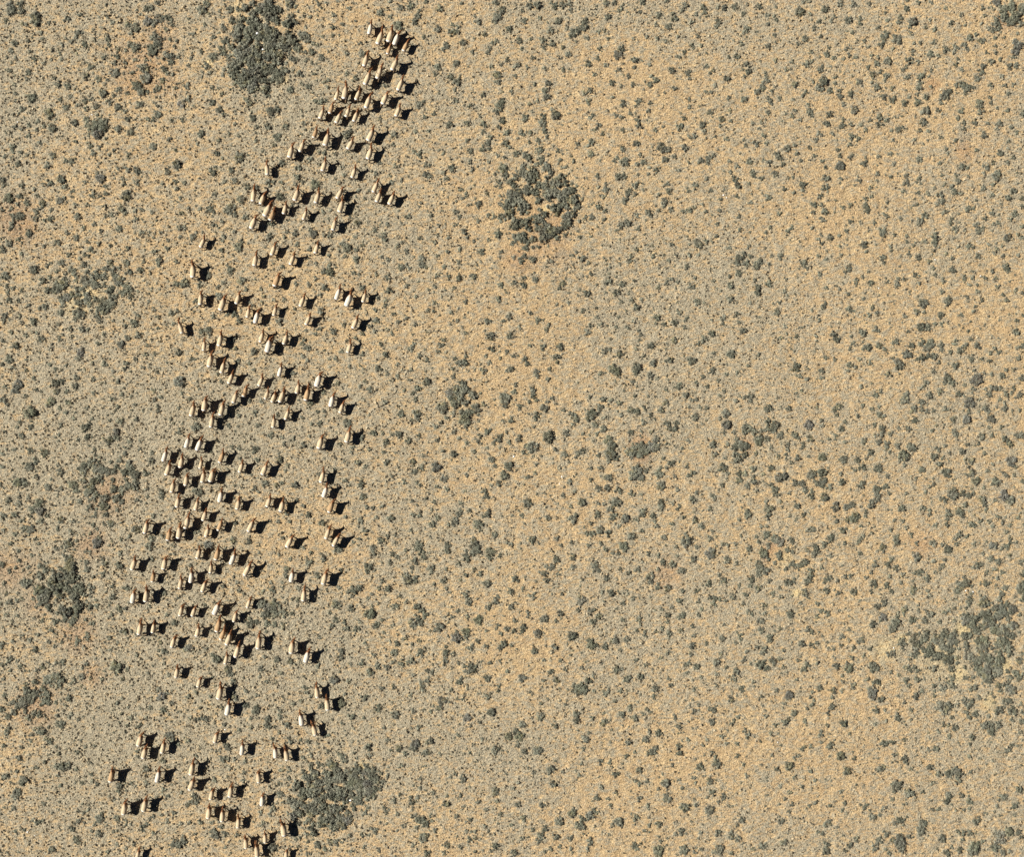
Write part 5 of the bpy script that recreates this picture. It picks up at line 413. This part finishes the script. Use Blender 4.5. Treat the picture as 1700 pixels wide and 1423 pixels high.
def antelope_meshes(fl, fr, rl, rr, yaw, hz, hy):
    """fl.. : foot positions (y) of the four legs; yaw: head turned; hz, hy: height and reach of the head"""
    parts = []
    parts.append(loft([(0, -.735, 1.10, .05, .07), (0, -.70, 1.10, .15, .16), (0, -.60, 1.08, .235, .24), (0, -.42, 1.01, .27, .33), (0, -.15, .95, .285, .38), (0, .12, .93, .285, .41), (0, .32, 1.00, .235, .40), (0, .48, 1.07, .175, .34), (0, .60, 1.12, .12, .2)]))
    cy, sy_ = math.cos(yaw), math.sin(yaw)
    def hd(y, z):                # neck and head points, swung sideways by yaw from y=.55 on
        k = min(1, max(0, (y - .5) / .45)); dy = y - .5
        return (sy_ * dy * k, .5 + dy * (1 - k * (1 - cy)), z)
    N = [(.36, 1.12, .16, .24), (.52, 1.16, .14, .25), (.68, 1.17 + (hz - 1.2) * .45, .125, .20), (.80 + hy * .5, 1.2 + (hz - 1.2) * .8, .105, .16), (.90 + hy * .8, hz, .108, .115), (1.00 + hy, hz - .03, .092, .10), (1.12 + hy, hz - .11, .055, .065), (1.21 + hy, hz - .18, .045, .045), (1.235 + hy, hz - .20, .02, .02)]
    parts.append(loft([(*hd(a, b), c, d_) for a, b, c, d_ in N]))
    for s in (-1, 1):            # ears
        e0 = Vector(hd(.90 + hy * .8, hz + .05)); sd = Vector((cy, -sy_, 0)) * s
        parts.append(loft([(*(e0 + sd * a), w, w * .6) for a, w in ((.04, .03), (.12, .04), (.22, .012))], 8))
    def leg(x, pts): return loft([(x + 0.0 * k, y, z, w, w2) for k, (y, z, w, w2) in enumerate(pts)], 10)
    for x, f in ((-.13, fl), (.13, fr)):
        m_ = .42 + (f - .42) * .5
        parts.append(leg(x, [(.40, 1.0, .11, .16), (.41, .80, .10, .13), (m_ * .6 + .41 * .4, .58, .075, .09), (m_ + .02, .44, .055, .065), (f * .75 + .42 * .25, .22, .042, .046), (f, .07, .042, .048), (f + .03, 0.0, .05, .06)]))
    for x, f in ((-.15, rl), (.15, rr)):
        parts.append(leg(x, [(-.52, 1.05, .13, .18), (-.50, .86, .12, .16), (-.52 + (f + .55) * .25, .66, .075, .10), (-.66 + (f + .55) * .55, .46, .055, .07), (f - .04, .24, .042, .046), (f, .07, .042, .048), (f + .03, 0.0, .05, .06)]))
    V, F = [], []
    for v, f in parts:
        o = len(V); V += v; F += [tuple(i + o for i in q) for q in f]
    me = bpy.data.meshes.new("tmp"); me.from_pydata([tuple(v) for v in V], [], F); me.update()
    ob = bpy.data.objects.new("tmp", me); S.collection.objects.link(ob)
    md = ob.modifiers.new("r", 'REMESH'); md.mode = 'VOXEL'; md.voxel_size = .024; md.use_smooth_shade = True
    sm = ob.modifiers.new("s", 'SMOOTH'); sm.factor = .5; sm.iterations = 3
    dg = bpy.context.evaluated_depsgraph_get(); dg.update()
    body = bpy.data.meshes.new_from_object(ob.evaluated_get(dg)); body.name = "antelope_body"
    bpy.data.objects.remove(ob); bpy.data.meshes.remove(me)
    n = len(body.vertices); co = np.empty(n * 3, np.float32); body.vertices.foreach_get("co", co); co = co.reshape(-1, 3)
    st = lambda a, b, v: (lambda t: t * t * (3 - 2 * t))(np.clip((v - a) / (b - a), 0, 1))
    y, z = co[:, 1], co[:, 2]; wv = .05 * np.sin(co[:, 0] * 23) + .03 * np.sin(z * 31)
    brown = st(.38, .54, y + wv + .25 * (np.abs(co[:, 0]) / .28 * .5) * (z < 1.2)) * (z > .62)
    brown = np.maximum(brown, .38 * st(.0, .45, y + wv)); flank = .7 * (1 - st(.92, 1.18, z)); rump = (1 - st(-.64, -.54, y)) * st(.74, .86, z); legs = 1 - st(.48, .72, z)
    legs = np.maximum(legs, flank)
    for k in body.color_attributes[:]: body.color_attributes.remove(k)
    ca = body.color_attributes.new("tint", 'FLOAT_COLOR', 'POINT')
    ca.data.foreach_set("color", np.stack([brown, rump, legs * (1 - rump), np.ones(n)], 1).astype(np.float32).ravel())
    body.materials.clear(); body.materials.append(M_coat)
    horns = []
    for s in (-1, 1):
        h0 = Vector(hd(.90 + hy * .8, hz + .07)); fw = Vector((sy_, cy, 0)); sd = Vector((cy, -sy_, 0)) * s
        pts = [h0 + sd * .045, h0 + sd * .08 - fw * .05 + Vector((0, 0, .17)), h0 + sd * .13 - fw * .12 + Vector((0, 0, .34)), h0 + sd * .16 - fw * .16 + Vector((0, 0, .52))]
        v, f = loft([(*p, w, w) for p, w in zip(pts, (.036, .030, .022, .006))], 8)
        me = bpy.data.meshes.new("antelope_horn"); me.from_pydata([tuple(q) for q in v], [], f); me.update(); me.materials.append(M_horn); horns.append(me)
    v, f = loft([(0, -.725, 1.12, .03, .03), (0, -.79, 1.0, .022, .022), (.01, -.80, .82, .016, .016), (.015, -.79, .68, .04, .035), (.015, -.785, .56, .03, .025), (.015, -.78, .50, .006, .006)], 8)
    me = bpy.data.meshes.new("antelope_tail"); me.from_pydata([tuple(q) for q in v], [], f); me.update(); me.materials.append(M_tail)
    return body, horns, me

POSES = [(.78, .30, -.85, -.40, 0, 1.50, 0), (.25, .72, -.35, -.86, .18, 1.46, .02), (.88, .50, -.72, -.55, -.12, 1.52, -.03), (.48, .36, -.62, -.55, 0, 1.55, -.06),
         (.62, .20, -.80, -.62, .3, 1.42, 0), (.30, .84, -.50, -.90, -.22, 1.38, .05), (.90, .34, -.60, -.85, .05, 1.34, .06), (.44, .80, -.88, -.45, .42, 1.50, -.05)]
PM = [antelope_meshes(*p) for p in POSES]

herd = []
for l in HERD.strip().split("\n"):
    h, bdy = l.split("|"); h = h.split(); x0, y0 = float(h[1]), float(h[2]); s = float(h[3]) if len(h) > 3 else 8.5
    for t in bdy.split():
        a = [float(v) for v in t.split(",")]; herd.append((x0 + a[0] / s, y0 + a[1] / s, x0 + a[2] / s, y0 + a[3] / s, h[0] + ":%d,%d" % (a[0], a[1])))
WHITE = {"A:785,300", "A:1140,450", "F:1000,480", "F:1145,575", "F:25,1225", "H:65,1300", "J:650,405", "J:170,560", "K:1160,725", "M:700,1075", "N:985,745", "L:1465,1250", "R:855,1145", "U:515,540", "U:995,585",
         "G:1215,305", "I:890,520", "G:1550,1055", "I:1090,805", "N:160,1030", "J:965,1135", "U:795,1270", "N:1315,1195", "T:760,930", "S:985,915", "Q:1415,1105"}
TAN = {"A:1045,585", "A:1270,540", "B:170,830", "C:410,1235", "E:1490,890", "L:580,915", "L:1290,775", "I:740,720", "N:450,735", "T:105,930", "O:1325,870", "K:1240,945", "O:1270,760", "J:970,580", "B:400,490", "H:880,580", "L:1255,1190"}
info = []
for (rx, ry, hx, hy_, key) in herd:
    L = math.hypot(hx - rx, hy_ - ry); sc = min(1.28, max(.88, (L + 8) / 32.5 * 1.10))
    a = ground_px(rx, ry, 1.05 * sc); b = ground_px(hx, hy_, 1.25 * sc)
    wa, wb = Vector(wxy(*a)), Vector(wxy(*b)); dv = (wb - wa).normalized()
    base = wa + dv * .68 * sc                                   # the rump is .72 m behind the root
    info.append([base.x, base.y, math.atan2(-dv.x, dv.y), sc, key, L, rx, ry])
byy = sorted(range(len(info)), key=lambda i: info[i][7])
QN = ["leading", "second", "third", "last"]; OR = ["leftmost", "second from left", "third from left", "fourth from left", "third from right", "second from right", "rightmost"]
for q in range(28):
    row = sorted(byy[q * 7:q * 7 + 7], key=lambda i: info[i][6])
    for k, i in enumerate(row):
        x, y, rz, sc, key, L, rx, ry = info[i]
        pose = (i * 5 + i // 8) % 8
        coat = "whitish" if key in WHITE else "tan" if key in TAN else "cream"
        size = "small " if sc < .99 else "large " if sc > 1.19 else ""
        e = bpy.data.objects.new("antelope", None); S.collection.objects.link(e)
        gzv = float(gz(x, y)); e.location = (x, y, gzv); e.rotation_euler = (0, 0, rz); e.scale = (sc, sc, sc * .92)
        e["label"] = size + coat + " antelope, " + OR[k] + ", " + NUM[q % 7] + " row of herd's " + QN[q // 7] + " quarter from top"
        e["category"] = "antelope"; e["group"] = "antelopes of the herd walking across the plain"
        body, horns, tail = PM[pose]
        o = bpy.data.objects.new("body", body); S.collection.objects.link(o); o.parent = e
        j = random.uniform(.93, 1.05)
        o.color = (.64 * j, .57 * j, .45 * j, 1) if coat == "whitish" else (.42 * j, .28 * j, .15 * j, 1) if coat == "tan" else (.55 * j, .43 * j, .275 * j, 1)
        o.scale = (random.uniform(.96, 1.12), 1, 1)
        for hm in horns:
            o = bpy.data.objects.new("horn", hm); S.collection.objects.link(o); o.parent = e
        o = bpy.data.objects.new("tail", tail); S.collection.objects.link(o); o.parent = e

# ------------------------------------------------------------------ pale stones
M_stone, n_, b_ = mat("white_quartz")
g_ = nd(n_, "ShaderNodeNewGeometry").outputs["Position"]
n_.links.new(mix(n_, ramp(n_, noise(n_, g_, 9, 3), .35, .65), (.82, .82, .80), (.62, .60, .56)), b_.inputs["Base Color"])
STONES = [(428, 56, 5, "broad white stone among the shrubs, uppermost in the thicket above-left of the herd"), (438, 83, 4, "bright white stone in the heart of the thicket above-left of the herd"), (429, 105, 3, "small white stone at the bottom of the thicket above-left of the herd"),
          (153, 190, 3, "white stone, larger of a close pair near the upper left corner"), (149, 193, 2, "white stone, smaller of a close pair near the upper left corner"), (29, 202, 2.5, "small pale stone lying near the left edge, upper part"),
          (582, 1329, 4, "bright white block beside the thicket at the herd's lower end"), (208, 1083, 2, "small white stone left of the herd, below the middle"), (1201, 324, 3, "white stone, larger of two near the upper right middle"), (1206, 328, 2, "white stone, smaller of two near the upper right middle"),
          (1441, 301, 2, "little white stone on open sand near the upper right"), (1552, 431, 3, "flat white stone in an opening toward the right edge"), (1458, 479, 2, "pale stone between shrubs on the right, above the middle"), (1627, 458, 3, "white stone, lowest of the stones in a line near the right edge"),
          (1622, 400, 2, "white stone, topmost of the stones in a line near the right edge"), (1625, 417, 2, "white stone, middle of the stones in a line near the right edge"), (853, 758, 3, "single white stone on bare sand near the centre"), (933, 792, 3.5, "long white stone, upper of two right of the centre"),
          (929, 803, 2, "small white stone, lower of two right of the centre"), (1483, 1076, 3, "white stone on pale yellow soil by the right thicket"), (1603, 981, 3, "white stone, left of a pair under a shrub clump near the right edge"), (1615, 983, 3, "white stone, right of a pair under a shrub clump near the right edge"),
          (46, 1382, 3, "white stone, left of a pair near the lower left corner"), (58, 1388, 2, "white stone, right of a pair near the lower left corner"), (1291, 1233, 2, "pale stone on smooth grey soil, lower right"), (1115, 1263, 2, "pale stone below the middle of the lower right half"), (374, 1212, 3, "pale stone just ahead of an antelope in the lower herd"), (1644, 1318, 1.3, "tiny white stone, upper of two near the lower right corner"), (1644, 1335, 1.3, "tiny white stone, lower of two near the lower right corner")]
for k, (px, py, r, lb) in enumerate(STONES):
    R = np.random.default_rng(100 + k); v = ICO_V * R.uniform(.7, 1.2, (12, 1)) * np.array((1.0, R.uniform(.6, .9), .55))
    rad = r * PX * .62
    me = mesh_np("stone", v * rad, ICO_T, None, M_stone); bm_o = bpy.data.objects.new("stone", me); S.collection.objects.link(bm_o)
    bv = bm_o.modifiers.new("b", 'BEVEL'); bv.width = rad * .12; bv.segments = 1
    x, y = wxy(px, py); bm_o.location = (x, y, float(gz(x, y)) + rad * .2 + (.28 if r > 3.2 and px < 600 else 0)); bm_o.rotation_euler = (0, 0, R.uniform(0, 6))
    bm_o["label"] = lb; bm_o["category"] = "stone"; bm_o["group"] = "white stones lying on the plain"
